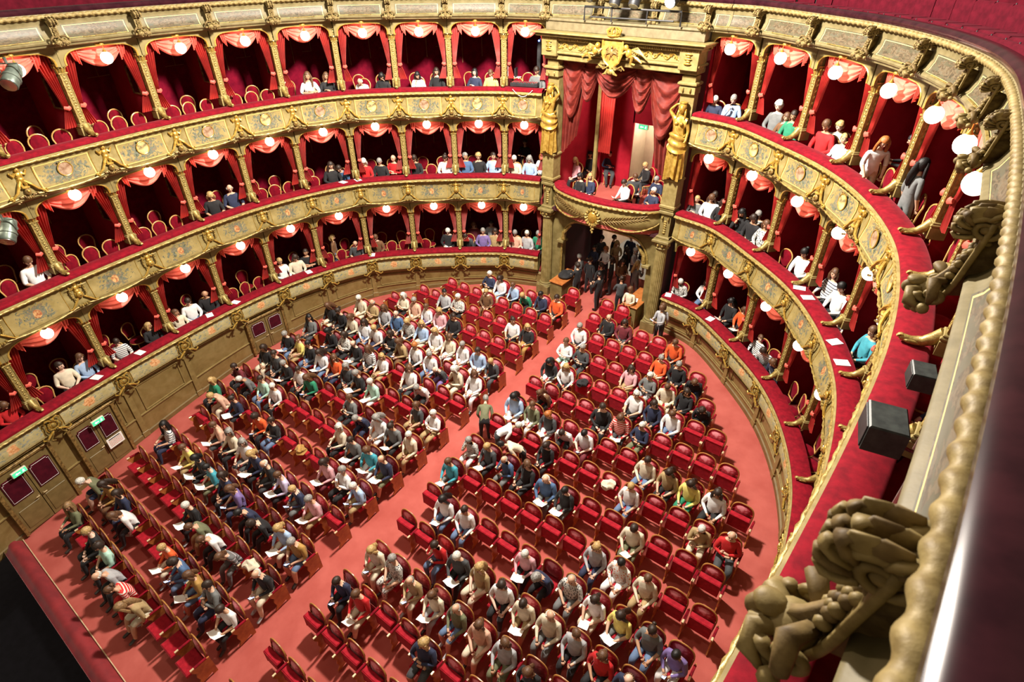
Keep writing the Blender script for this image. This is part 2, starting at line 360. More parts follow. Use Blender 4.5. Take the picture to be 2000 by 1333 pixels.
def patch(path, u0, u1, prof, z0, nu=10):   # panel with its own 0-1 UV
    mb = MB(); K = len(prof); vs = []; uv = []
    for i in range(nu + 1):
        u = u0 + (u1 - u0) * i / nu; p, x, n = path.fr(u)
        for k, (d, z) in enumerate(prof): vs.append((p.x + n.x * d, p.y + n.y * d, z0 + z)); uv.append((i / nu, 1 - k / (K - 1)))
    fs = []
    for i in range(nu):
        for k in range(K - 1):
            q = (i * K + k, i * K + k + 1, (i + 1) * K + k + 1, (i + 1) * K + k); fs.append(q if path.side > 0 else q[::-1])
    mb.add(vs, fs, 0, uv); return mb
# ------------------------------------------------------------------ floor, pit and lower walls
FZ = lambda p: .09 * p.y
mb = MB(); vs = []; uvv = []
ys = [-.42 + i * .5 for i in range(0, 41)]
for y in ys: vs += [(-10.4, y, .09 * y), (0, y, .09 * y), (10.4, y, .09 * y)]
fs = []
for i in range(len(ys) - 1):
    for k in (0, 1): fs.append((i * 3 + k, i * 3 + k + 1, i * 3 + k + 4, i * 3 + k + 3))
mb.add(vs, fs)
tag(obj('floor', mb.mesh('floor', [CARPET], False)), 'red carpeted raked floor under the stalls seats', 'floor', kind='structure')
m = MB()
m.grid(lambda u, v: (-9.5 + 20 * u, (-.42 - .42 * v), -.03 + .16 * sin(pi * min(1, v * 1.1)) ** .7), 24, 8)
m.grid(lambda u, v: (-9.5 + 20 * u, -.84, .08 - 2.4 * v), 24, 1)
pr = tag(obj('wall_pit', m.mesh('wall_pit', [noisy('pit_rail_red_velvet', (.16, .008, .012), (.24, .014, .018), 3, .8, sheen=.3)])), 'red velvet covered rail of the orchestra pit before the first row', 'pit rail', kind='structure')
m = MB().tube([(-9.5 + i, -.40, .0) for i in range(21)], .012, 0, 6)
part('brass_strip', m.mesh('brass_strip', [BRASS]), pr)
m = MB().box((0, -6, -2.4), (24, 11, .1))
tag(obj('floor', m.mesh('pit_floor', [PIT], False)), 'dark floor of the orchestra pit at lower left', 'pit floor', kind='structure')
UW = {-1: (0.05, 12), 1: (0.05, 11)}
PATH = {-1: PL, 1: PR}
for sd in (-1, 1):
    P = PATH[sd]; u0, u1 = UW[sd]
    top = RAIL[1] - .84
    m = MB(); N = int((u1 - u0) * 8); vs = []; uv = []; L = 0; lp = None
    for i in range(N + 1):
        u = u0 + (u1 - u0) * i / N; p, x, n = P.fr(u, -.06)
        if lp is not None: L += (p - lp).length
        lp = p
        for k in range(5):
            z = FZ(p) - .06 + (top - FZ(p) + .06) * k / 4; vs.append((p.x, p.y, z)); uv.append((L * .5, z * .5))
    fs = [(i * 5 + k, i * 5 + k + 1, i * 5 + k + 6, i * 5 + k + 5)[::(1 if sd > 0 else -1)] for i in range(N) for k in range(4)]
    m.add(vs, fs, 0, uv)
    w = tag(obj('wall_' + SN[sd], m.mesh('stalls_wall', [MARBLE])), 'olive brown marbled wall round the %s side of the stalls' % SN[sd], 'wall', kind='structure')
    part('skirting', sweep(P, u0, u1, [(-.06, .16), (-.02, .14), (-.02, .0)], FZ).mesh('skirting', [noisy('dark_olive_skirting', (.13, .085, .03), (.18, .12, .04), 4, .5)]), w)
    for k in range(0, int(u1)):
        a, b = k + .16, k + .84
        if sd < 0 and k in (7, 10, 11): continue
        if k == 0: a = .12
        m = MB()
        zt = top - .1
        mid = lambda p: FZ(p) + .42 * (top - FZ(p))
        sweep(P, a, b, [(-.06, .02), (-.035, .015), (-.03, 0), (-.035, -.015), (-.06, -.02)], zt, 10, mb=m)
        sweep(P, a, b, [(-.06, .02), (-.035, .015), (-.03, 0), (-.035, -.015), (-.06, -.02)], lambda p: mid(p) + .05, 10, mb=m)
        for e in (a, b):
            p, x, n = P.fr(e, -.045); z1 = mid(p) + .05
            m.box((0, 0, (zt + z1) / 2), (.035, .03, zt - z1), 0, Matrix.Translation((p.x, p.y, 0)) @ Matrix.Rotation(atan2(x.y, x.x), 4, 'Z'))
        part('panel_moulding', m.mesh('panel_moulding', [LIN]), w)
        m = MB(); zz = .5
        p, x, n = P.fr(k if k else .02, -.04); z0_, z1_ = FZ(p), top
        m.bbox((0, 0, (z0_ + z1_) / 2), (.17, .05, z1_ - z0_), .012); m.bbox((0, .01, z1_ - .07), (.22, .07, .07), .01); m.bbox((0, .01, z0_ + .12), (.21, .06, .2), .01)
        part('pilaster_strip', m.mesh('pilaster_strip', [LIN]), w, (p.x, p.y, 0), atan2(x.y, x.x))
    part('dado_moulding', sweep(P, u0, u1, [(-.06, .03), (-.02, .02), (-.02, -.01), (-.06, -.03)], lambda p: FZ(p) + .42 * (top - FZ(p)) - .02).mesh('dado_moulding', [LIN]), w)
# doors in the left wall
def u_at_y(P, y):
    lo, hi = 0., float(P.n)
    for _ in range(40):
        mi_ = (lo + hi) / 2
        if P.pt(mi_).y > y: lo = mi_
        else: hi = mi_
    return (lo + hi) / 2
PANEV = noisy('dark_plum_door_velvet', (.045, .002, .008), (.075, .004, .012), 6, .8, sheen=.15, spec=.1)
DOORP = noisy('olive_door_paint', (.15, .105, .035), (.20, .14, .05), 5, .5)
def stalls_door(name, ya, yb, label, signs):
    a, b = PL.pt(u_at_y(PL, ya)), PL.pt(u_at_y(PL, yb)); c = (a + b) / 2; d = (a - b).normalized(); w = (a - b).length
    x = Vector((-d.x, -d.y)) if d.y > 0 else Vector((d.x, d.y)); rz = atan2(x.y, x.x); fz = .09 * c.y; H = 2.17 - fz
    t = tag(obj(name, None, None, (c.x, c.y, 0), rz), label, 'door', kind='structure')
    m = MB(); 
    for sx in (-1, 1): m.bbox((sx * (w / 2 + .04), .01, fz + H / 2), (.09, .13, H), .012)
    m.bbox((0, .01, fz + H - .03), (w + .16, .13, .08), .012)
    part('door_frame', m.mesh('door_frame', [DGOLD]), t)
    for sx in (-1, 1):
        m = MB().bbox((0, 0, H / 2), (w / 2 - .02, .05, H - .06), .008); m.bbox((0, .03, .22 * H), (w / 2 - .16, .02, .30 * H), .01)
        lf = part('door_leaf', m.mesh('door_leaf', [DOORP]), t, (sx * w / 4, -.0, fz))
        ww, wh, zc = w / 2 - .17, .36 * H, .68 * H; s_ = .05
        pts = [(-ww/2 + s_, -wh/2), (ww/2 - s_, -wh/2), (ww/2 - s_, -wh/2 + s_ * 0), (ww/2, -wh/2), (ww/2, wh/2 - s_), (ww/2 - s_, wh/2 - s_), (ww/2 - s_, wh/2), (-ww/2 + s_, wh/2), (-ww/2 + s_, wh/2 - s_), (-ww/2, wh/2 - s_), (-ww/2, -wh/2)]
        pts = [(-ww/2, -wh/2), (ww/2, -wh/2), (ww/2, wh/2 - s_), (ww/2 - s_, wh/2 - s_), (ww/2 - s_, wh/2), (-ww/2 + s_, wh/2), (-ww/2 + s_, wh/2 - s_), (-ww/2, wh/2 - s_)]
        m = MB().poly(pts, .02, 0, Matrix.Translation((0, .028, zc)))
        part('upholstered_pane', m.mesh('upholstered_pane', [PANEV], False), lf)
        m = MB(); q = [(px * .9, .055, zc + pz * .9) for px, pz in pts]; m.tube(q + [q[0]], .005, 0, 4)
        part('white_braid', m.mesh('white_braid', [PAPER]), lf)
        m = MB().tube([(-sx * (w/4 - .06), .05, .42 * H), (-sx * (w/4 - .06), .09, .42 * H), (-sx * (w/4 - .14), .09, .42 * H)], .012, 0, 6)
        part('handle', m.mesh('handle', [BRASS]), lf)
    return t, c, rz, fz, H
def text_mesh(s, size, mat, ext=.002):
    c = bpy.data.curves.new('lettering', 'FONT'); c.body = s; c.size = size; c.align_x = 'CENTER'; c.align_y = 'CENTER'; c.extrude = ext; c.resolution_u = 2
    o = bpy.data.objects.new('tmp', c); COL.objects.link(o); bpy.context.view_layer.update()
    me = bpy.data.meshes.new_from_object(o.evaluated_get(bpy.context.evaluated_depsgraph_get())); bpy.data.objects.remove(o); bpy.data.curves.remove(c)
    me.materials.clear(); me.materials.append(mat); return me
def exit_sign(loc, rz, label, w=.34, h=.13):
    t = thing('exit_sign', label, 'exit sign', loc, rz)
    part('sign_case', MB().bbox((0, 0, 0), (w + .03, .06, h + .03), .008).mesh('sign_case', [LWALL]), t)
    part('sign_face', MB().box((0, .034, 0), (w, .006, h)).mesh('sign_face', [EXITG], False), t)
    m = MB(); k = h / .13
    m.ell((-.09 * k, .042, .035 * k), (.012, .004, .014)); m.tube([(-.09*k, .042, .02*k), (-.085*k, .042, -.01*k)], .009, 0, 4)
    m.tube([(-.085*k, .042, -.01*k), (-.11*k, .042, -.045*k)], .006, 0, 4); m.tube([(-.085*k, .042, -.01*k), (-.06*k, .042, -.04*k)], .006, 0, 4)
    m.tube([(-.12*k, .042, .005), (-.09*k, .042, .018*k), (-.06*k, .042, .0)], .005, 0, 4)
    m.poly([(-.01*k, -.012*k), (.06*k, -.012*k), (.06*k, -.035*k), (.105*k, 0), (.06*k, .035*k), (.06*k, .012*k), (-.01*k, .012*k)], .004, 0, Matrix.Translation((0, .038, 0)))
    part('running_figure_and_arrow', m.mesh('exit_symbol', [EXITW]), t)
dA = stalls_door('door_1', -.22, 1.12, 'olive double door with dark red panes, nearest the pit', 1)
dB = stalls_door('door_2', 1.72, 2.88, 'olive double door with dark red panes and white plan notice', 1)
dC = stalls_door('door_3', 7.72, 9.05, 'olive double door with red panes halfway along the left wall', 0)
for d_, off, lb in ((dA, -.1, 'green exit sign above the door nearest the pit'), (dB, .1, 'green exit sign above the door with the white notice')):
    _, c, rz, fz, H = d_; p = Vector((c.x + .17, c.y + off))
    exit_sign((p.x, p.y, 1.95), rz, lb, .32, .13)
_, c, rz, fz, H = dB
n_ = thing('plan_notice', 'white seating plan notice fixed on the olive double door', 'notice', (c.x + .09, c.y + .27, 1.02), rz)
part('notice_board', MB().box((0, 0, 0), (.46, .012, .34)).mesh('notice_board', [PAPER], False), n_)
m = MB()
m.box((0, .009, .13), (.34, .003, .03), 0)
for r_ in range(5):
    for q in range(9): m.box((-.17 + q * .042, .009, .08 - r_ * .045), (.03, .003, .014), 1 + (q + r_) % 2)
part('plan_print', m.mesh('plan_print', [CLOTH['D'], CLOTH['R'], CLOTH['U']], False), n_)
# ------------------------------------------------------------------ balcony fronts
ARM = [(-.22, -.05), (-.22, .0), (-.18, .03), (.0, .036), (.14, .03), (.195, .0), (.195, -.05), (.15, -.07), (-.18, -.07)]
F3 = [(.19, -.06), (.225, -.075), (.235, -.10), (.21, -.14), (.17, -.155), (.165, -.19), (.13, -.23), (.115, -.32), (.12, -.45), (.15, -.60), (.175, -.72), (.175, -.80), (.15, -.86), (.16, -.89), (.13, -.93), (.02, -.97), (-.08, -1.0), (-.12, -1.03)]
F1 = [(.19, -.06), (.225, -.075), (.235, -.10), (.21, -.14), (.17, -.155), (.165, -.19), (.15, -.22), (.165, -.34), (.17, -.50), (.15, -.62), (.16, -.65), (.13, -.69), (.08, -.72), (.09, -.75), (.03, -.80), (-.1, -.86)]
FP = {3: F3, 2: F3, 1: F1}
PRNG = {3: (6, 12), 2: (6, 12), 1: (6, 10)}
def rope(P, u0, u1, z, d, r, per=26, tw=34., amp=.28, lobes=2, K=8):
    m = MB(); N = int((u1 - u0) * per); vs = []; L = 0; lp = None
    for i in range(N + 1):
        u = u0 + (u1 - u0) * i / N; p, x, n = P.fr(u, d)
        if lp is not None: L += (p - lp).length
        lp = p
        for k in range(K):
            a = 2 * pi * k / K; rr = r * (1 + amp * sin(lobes * a - tw * L)); vs.append((p.x + n.x * rr * cos(a), p.y + n.y * rr * cos(a), z + rr * sin(a)))
    m.add(vs, [(i * K + k, i * K + (k + 1) % K, (i + 1) * K + (k + 1) % K, (i + 1) * K + k) for i in range(N) for k in range(K)])
    return m
# ornament meshes ---------------------------------------------------
def putto(m, z, wings=True, arms=True, s=1.):
    H = lambda *p: tuple(a * s for a in p)
    def E(c, r, mi=0, nu=8, nv=6): m.ell((c[0]*s, c[1]*s, z + c[2]*s), tuple(a*s for a in r), mi, nu, nv)
    E((0, .12, 0), (.058, .06, .068)); E((0, .10, .03), (.07, .065, .06), 1); E((-.03, .12, .045), (.03, .03, .03), 1, 6, 4); E((.03, .12, .045), (.03, .03, .03), 1, 6, 4)
    E((0, .18, -.01), (.012, .014, .012), 0, 5, 4)
    E((0, .10, -.13), (.095, .07, .10)); E((0, .11, -.23), (.085, .075, .085)); E((-.04, .15, -.11), (.035, .03, .03), 0, 6, 4); E((.04, .15, -.11), (.035, .03, .03), 0, 6, 4)
    for q in (-1, 1):
        if arms:
            m.tube([(q*.06*s, .1*s, z-.08*s), (q*.13*s, .12*s, z-.13*s), (q*.17*s, .13*s, z-.06*s)], [.045*s, .038*s, .026*s], 0, 7)
            E((q*.175, .13, -.05), (.022, .02, .022), 0, 6, 4)
        m.tube([(q*.035*s, .1*s, z-.26*s), (q*.06*s, .14*s, z-.34*s), (q*.04*s, .11*s, z-.43*s)], [.06*s, .048*s, .028*s], 0, 7)
        if wings:
            for f in range(6):
                a = radians(20 + f * 17); L_ = (.30 - .018 * f) * s
                m.tube([(q*.05*s, .05*s, z-.06*s), (q*(.05*s+L_*.6*cos(a-.3)), .06*s, z-.06*s+L_*.6*sin(a-.3)*.8), (q*(.05*s+L_*cos(a)), .05*s, z-.06*s+L_*sin(a)*.45)], [.02*s, .036*s, .010*s], 1, 5)
    return m
def make_fig3():
    m = MB(); putto(m, -.22, True, True, 1.)
    for q in (-1, 1):
        pts = [(q*.03, .13, -.46), (q*.12, .19, -.56), (q*.22, .22, -.70), (q*.33, .20, -.78)]
        m.tube(pts, [.03, .032, .028, .022], 0, 6)
        cx, cz = q*.36, -.80; sp = [(cx + (.055*(1-.8*t/12))*cos(q*0 + t*.75), .20, cz + (.055*(1-.8*t/12))*sin(t*.75)) for t in range(13)]
        m.tube(sp, [.018*(1-.5*t/12) for t in range(13)], 0, 5); m.ell((cx, .21, cz), (.018, .02, .018))
        for k in range(5): m.ell((q*(.09+.05*k), .16+.015*k, -.84+.02*k*(1 if k<3 else -1)), (.03, .025, .022), 1, 6, 4)
    m.ell((0, .20, -.72), (.075, .05, .085), 1); m.ell((0, .24, -.70), (.03, .03, .04), 0); m.ell((0, .2, -.62), (.09, .045, .035), 0)
    for k in range(7):
        a = pi * (.05 + .9 * k / 6); m.ell((.10*cos(a)*-1, .19, -.80 - .06*sin(a)), (.026, .02, .034), 1, 6, 4)
    return m
def make_fig2():
    m = MB(); putto(m, -.20, False, True, .95)
    m.ell((0, .19, -.50), (.085, .04, .09), 0); m.ell((0, .225, -.50), (.03, .02, .03), 1)
    for q in (-1, 1):
        m.tube([(q*.05, .14, -.24), (q*.14, .17, -.17), (q*.26, .16, -.17), (q*.33, .15, -.22)], [.01, .014, .014, .006], 1, 5)
        m.tube([(q*.05, .14, -.26), (q*.16, .17, -.27), (q*.26, .16, -.27)], [.01, .012, .006], 1, 5)
        m.tube([(q*.17, .15, -.28), (q*.19, .16, -.45), (q*.12, .18, -.62)], [.02, .018, .022], 1, 5)
        for k in range(7): m.ell((q*(.17+.012*sin(k*2)), .17, -.30-.055*k), (.022, .02, .022), 1, 6, 4)
        m.tube([(q*.08, .17, -.58), (q*.20, .20, -.70), (q*.30, .19, -.80), (q*.38, .18, -.80)], [.026, .026, .02, .012], 0, 5)
    for k in range(5): m.ell(((k-2)*.055, .19, -.78-.02*(k%2)), (.035, .03, .04), 1, 6, 4)
    return m
def make_fig1():
    m = MB()
    for k in range(18):
        a = 2*pi*k/18; m.ell((.125*cos(a), .21, -.40+.125*sin(a)), (.03, .028, .03), k % 2, 6, 4)
    m.ell((0, .18, -.40), (.10, .03, .10), 0); m.ell((0, .21, -.40), (.05, .02, .06), 1)
    m.ell((0, .23, -.22), (.085, .05, .04), 0); m.ell((0, .25, -.19), (.04, .04, .03), 1)
    for q in (-1, 1):
        m.tube([(q*.05, .22, -.20), (q*.15, .24, -.17), (q*.20, .22, -.25), (q*.16, .22, -.29)], [.02, .022, .018, .01], 0, 5)
        m.tube([(q*.17, .21, -.32), (q*.20, .22, -.44), (q*.16, .20, -.55)], [.014, .02, .014], 0, 5)
        m.tube([(q*.06, .20, -.56), (q*.18, .22, -.62), (q*.28, .21, -.72), (q*.37, .19, -.68), (q*.34, .19, -.62)], [.026, .03, .024, .02, .01], 0, 6)
        m.tube([(q*.10, .18, -.66), (q*.20, .17, -.80), (q*.10, .14, -.88)], [.02, .024, .012], 1, 5)
        for k in range(4): m.ell((q*(.10+.06*k), .22, -.60-.03*k), (.028, .02, .024), 1, 6, 4)
    return m
FIG = {3: make_fig3().mesh('figure_ornament', [BGOLD, DGOLD]), 2: make_fig2().mesh('figure_ornament', [BGOLD, GOLD]), 1: make_fig1().mesh('wreath_ornament', [BGOLD, GOLD])}
def make_medal(i):
    m = MB(); m.lathe([(.0, .0), (.155, .0), (.16, .012), (.0, .02)], 0, 20, M=Matrix.Rotation(-pi/2, 4, 'X')); return m.mesh('medallion', [MEDAL[i]])
MED = [make_medal(0), make_medal(1)]
_r = MB(); _r.tube([(.165*cos(2*pi*k/24), .012, .165*sin(2*pi*k/24)) for k in range(25)], .014, 0, 6, False); 
for k in range(5): _r.ell((.05*(k-2), .012, .185 - .006*abs(k-2)), (.022, .014, .02), 1, 6, 4)
MEDR = _r.mesh('medallion_frame', [BGOLD, DGOLD])
ARMV = {3: VELVET, 2: VELVET, 1: VELVET}
UEND = {(3, -1): 11.6, (2, -1): 11.9, (1, -1): 11.9, (3, 1): 10.9, (2, 1): 10.9, (1, 1): 10.9}
for T in (3, 2, 1):
    for sd in (-1, 1):
        P = PATH[sd]; ue = UEND[(T, sd)]; z = RAIL[T]; u0 = .04
        t = thing('balcony_front', 'gilded curved %s balcony front with red velvet armrest, %s of the central box' % (TN[T], SN[sd]), 'balcony', (0, 0, 0))
        part('armrest', sweep(P, u0, ue, ARM, z, 10, True).mesh('armrest', [ARMV[T]]), t)
        part('parapet', sweep(P, u0, ue, FP[T] + [(-.12, -.1)], z, 10).mesh('parapet', [CREAM]), t)
        part('rope_moulding', rope(P, u0, ue, z - .115, .232, .03).mesh('rope_moulding', [GOLD]), t)
        k0, k1 = PRNG[T]; prof = [(d + .006, zz) for d, zz in FP[T][k0:k1]]
        for k in range(0, int(ue)):
            a, b = (.18, .84) if T != 1 else (.13, .87)
            kind = {3: 'wreath', 2: 'flowers', 1: 'putti'}[T]
            part('painted_panel', patch(P, k + a, k + b, prof, z).mesh('painted_panel', [PAINT[kind][k % 3]]), t)
            m = MB()     # frame lines and garland of this bay
            for e in (a, b):
                q = []
                for d, zz in prof: p, x, n = P.fr(k + e, d + .004); q.append((p.x, p.y, z + zz))
                m.tube(q, .008, 0, 4)
            if T != 1:
                q = []; rr = []
                for i in range(25):
                    w_ = i / 24; p, x, n = P.fr(k + .04 + .92 * w_, .175 + .015 * sin(w_ * pi)); zz = -.80 - .09 * sin(w_ * pi) ** .8; q.append((p.x, p.y, z + zz)); rr.append(.022 + .009 * sin(i * 2.1) + (.012 if 10 < i < 14 else 0))
                m.tube(q, rr, 1, 6)
            part('panel_border', m.mesh('panel_border', [BGOLD, GOLD]), t)
            if T == 3:
                p, rz = P.place(k + .51, .150); part('medallion', MED[k % 2], t, (p.x, p.y, z - .47), rz); part('medallion_frame', MEDR, t, (p.x, p.y, z - .47), rz)
        for k in range(1, int(ue) + 1):
            if k > ue: break
            p, rz = P.place(k, .02); part('figure_ornament' if T != 1 else 'wreath_ornament', FIG[T], t, (p.x, p.y, z), rz)
# gallery front (fourth tier)
W4 = [(-.17, -.03), (-.16, .05), (-.09, .08), (-.02, .082), (.04, .065), (.075, .03), (.075, -.01), (.05, -.045), (-.14, -.05)]
F4 = [(.05, -.04), (.062, -.055), (.06, -.115), (.035, -.125), (.03, -.15), (.0, -.165), (-.012, -.18), (-.02, -.28), (-.005, -.40), (.04, -.51), (.085, -.56), (.12, -.575), (.135, -.60), (.12, -.635), (.06, -.66), (.05, -.70), (-.02, -.72), (-.2, -.73)]
def make_console():
    m = MB()
    m.grid(lambda u, v: ((u - .5) * .12, .03 + .05 * sin(pi * v) + .09 * v ** 3 + .05 * (1 - v) ** 3, -.16 - .42 * v), 4, 12)
    for q in (-1, 1):
        m.tube([(q * .062, .02 + .05 * sin(pi * t / 10) + .10 * (t / 10) ** 3 + .05 * (1 - t / 10) ** 3, -.16 - .042 * t) for t in range(11)], .011, 0, 8)
        m.scroll((q * .055, .085, -.20), .062, 1., 1.7, 0, .016, None, 1, 34, 9)
    m.lathe([(.03, -.05), (.055, -.045), (.055, .045), (.03, .05)], 1, 14, M=Matrix.Translation((0, .085, -.20)) @ Matrix.Rotation(pi / 2, 4, 'Y'))
    for k in range(10):     # curled acanthus leaves fanning over the scroll
        for x_ in (-.052, 0, .052):
            a = radians(-40 + k * 24 + (12 if x_ == 0 else 0)); pt = lambda r_, b: (x_ * (1 + 2.2 * (r_ - .05)), .085 + r_ * cos(b), -.20 + r_ * sin(b))
            m.tube([pt(.045, a - .25), pt(.072, a - .05), pt(.094, a + .10), pt(.098, a + .30), pt(.086, a + .42)], [.022, .030, .026, .016, .006], 1 if (k + (x_ == 0)) % 2 else 0, 10, flat=.45)
    for k in range(7):     # fruit garland
        y = .03 + .05 * sin(pi * (.2 + k * .1)) + .09 * (.2 + k * .1) ** 3
        for q in (-1, 0, 1): m.ell((q * (.03 if k % 2 else .022), y + .02, -.285 - .035 * k + .006 * q), (.019, .018, .02), (k + q) % 2, 10, 7)
    m.tube([(-.03, .06, -.27), (.03, .08, -.27)], .014, 0, 6)
    m.poly([(-(.02), -.28), (.06, -.24), (.10, -.36), (.16, -.50), (.235, -.60), (.20, -.62), (.06, -.56), (-.02, -.50)], .035, 1, Matrix.Translation((.0175, 0, 0)) @ Matrix.Rotation(pi / 2, 4, 'Z'))
    # shell and acanthus base
    m.ell((0, .16, -.57), (.075, .055, .05), 0, 14, 9)
    for k in range(9):
        a = radians(-80 + k * 20); m.tube([(0, .15, -.56), (.07 * sin(a), .215, -.57 - .02 * cos(a)), (.125 * sin(a), .21, -.60 - .055 * cos(a)), (.14 * sin(a), .17, -.62 - .075 * cos(a))], [.016, .026, .022, .006], k % 2, 10)
    for q in (-1, 1):
        m.scroll((q * .105, .15, -.56), .045, 1.3, 1.4, 0, .016, None, -1, 24, 9)
        m.tube([(q * .03, .13, -.50), (q * .11, .16, -.48), (q * .17, .15, -.54), (q * .15, .15, -.59)], [.018, .024, .018, .008], 1, 10)
        for k in range(3): m.ell((q * (.06 + .045 * k), .20 - .02 * k, -.66 + .02 * k), (.028, .022, .03), 0, 10, 7)
    m.ell((0, .225, -.585), (.032, .03, .04), 1, 12, 9); m.ell((0, .21, -.54), (.045, .035, .025), 0, 12, 8)
    return m.mesh('console_bracket', [OLDG, OLDB], True, 0, False)
CONS = make_console()
PC4 = Path([(-3.3, 16.75), (-2.72, 16.9), (-1.0, 17.25), (.8, 17.25), (2.5, 16.9), (3.1, 16.78)], 1); SN[2] = 'central'
for sd, P, ue in ((-1, PL, 11.6), (1, PR4, 9.9), (2, PC4, 5)):
    z = RAIL[4]
    t = thing('balcony_front', 'top gallery front with dark wooden rail and painted cloud panels, %s part' % SN[sd], 'balcony', (0, 0, 0))
    part('wooden_rail', sweep(P, -.3, ue, W4, z, 14, True).mesh('wooden_rail', [MAHOG]), t)
    part('parapet', sweep(P, -.3, ue, F4, z, 12).mesh('parapet', [FRIEZE]), t)
    part('rope_moulding', rope(P, -.3, ue, z - .10, .072, .043, 150, 42., .2, 1, 14).mesh('rope_moulding', [OLDG], True, 0, False), t)
    part('egg_moulding', rope(P, -.3, ue, z - .145, .035, .012, 60, 130., .3, 1).mesh('egg_moulding', [GOLD]), t)
    for k in range(0, int(ue)):
        part('painted_panel', patch(P, k + .12, k + .88, [(d + .004, zz) for d, zz in F4[7:11]], z, 12).mesh('painted_panel', [PAINT['cloud'][k % 3]]), t)
        m = MB()
        p, x, n = P.fr(k + .5, .135); 
        sweep(P, k + .30, k + .70, [(.10, .008), (.128, .004), (.128, -.006), (.10, -.012)], z - .553, 12, mb=m)
        if not (sd == 1 and k > 6): part('panel_border', m.mesh('panel_border', [GOLD]), t)
    for k in range(0 if sd < 2 else 2, int(ue) + 1 if sd < 2 else 4):
        p, rz = P.place(k, .0); part('console_bracket', CONS, t, (p.x, p.y, z), rz, (1.3, 1.75, 1.3) if sd == 1 and k >= 8 else (1.15, 1.5, 1.0))
# ------------------------------------------------------------------ box shells
BRAID = noisy('dull_gold_braid', (.30, .18, .06), (.42, .27, .1), 9, .6)
WOODF = noisy('dark_red_box_floor', (.14, .01, .01), (.22, .02, .015), 4, .7)
for T in (3, 2, 1, 4):
    for sd in (-1, 1):
        P = PATH[sd] if T < 4 else (PL if sd < 0 else PR4); ue = UEND.get((T, sd), 9.9 if sd > 0 else 11.6); z = RAIL[T]
        fz, bz = (z - .80, z - 1.03) if T in (2, 3) else ((z - .78, z - .88) if T == 1 else (z - .64, z - .73))
        m = sweep(P, .0, ue, [(-.10, fz), (-2.5, fz), (-2.5, bz), (-.10, bz)], 0, 8, True)
        tag(obj('floor', m.mesh('box_floor', [WOODF if T < 4 else DVELV], False)), 'dark red floor slab of the %s balcony, %s side' % (TN[T], SN[sd]), 'floor', kind='structure')
        if T == 4: continue
        up = {1: RAIL[2] - 1.03, 2: RAIL[3] - 1.03, 3: RAIL[4] - .73}[T]
        m = sweep(P, .0, ue, [(-2.3, up), (-2.3, fz)], 0, 8)
        w = tag(obj('wall_' + SN[sd], m.mesh('box_back_wall', [DVELV])), 'deep red back wall of the %s balcony boxes, %s side' % (TN[T], SN[sd]), 'wall', kind='structure')
        for k in range(int(ue)):
            m = MB(); p, rz = P.place(k + .5, -2.28)
            for a, b, c_, d_ in ((-.1, 0, .01, .9), (-.75, .25, .008, .75), (-.75, -.12, .62, .01), (.62, -.1, .012, 1.1)): m.box((a, .01, up - .95 + b), (c_ + .006, .012, d_))
            part('wall_panel_braid', m.mesh('wall_panel_braid', [BRAID]), w, (p.x, p.y, 0), rz)
def make_arch(h):
    pts = [(-.5, 0), (.5, 0), (.5, -.46), (.447, -.44)]
    for k in range(7): a = pi / 2 * k / 6; pts.append((.447 - .20 * (1 - cos(a)) , -.36 + .24 * sin(a)))
    pts += [(.12, -.105), (-.12, -.105)]
    for k in range(7): a = pi / 2 * (6 - k) / 6; pts.append((-.447 + .20 * (1 - cos(a)), -.36 + .24 * sin(a)))
    pts += [(-.447, -.44), (-.5, -.46)]
    m = MB().poly(pts, .06)
    ed = [(x, .065, z) for x, z in pts[3:-1]]
    m.tube(ed, .012, 1, 5)
    m.scroll((0, .085, -.07), .04, 1., 1.2, 1, .014, None, 1, 10, 5); m.ell((0, .08, -.06), (.05, .03, .045), 1)
    return m.mesh('box_arch', [STONE, BGOLD])
ARCH = make_arch(0)
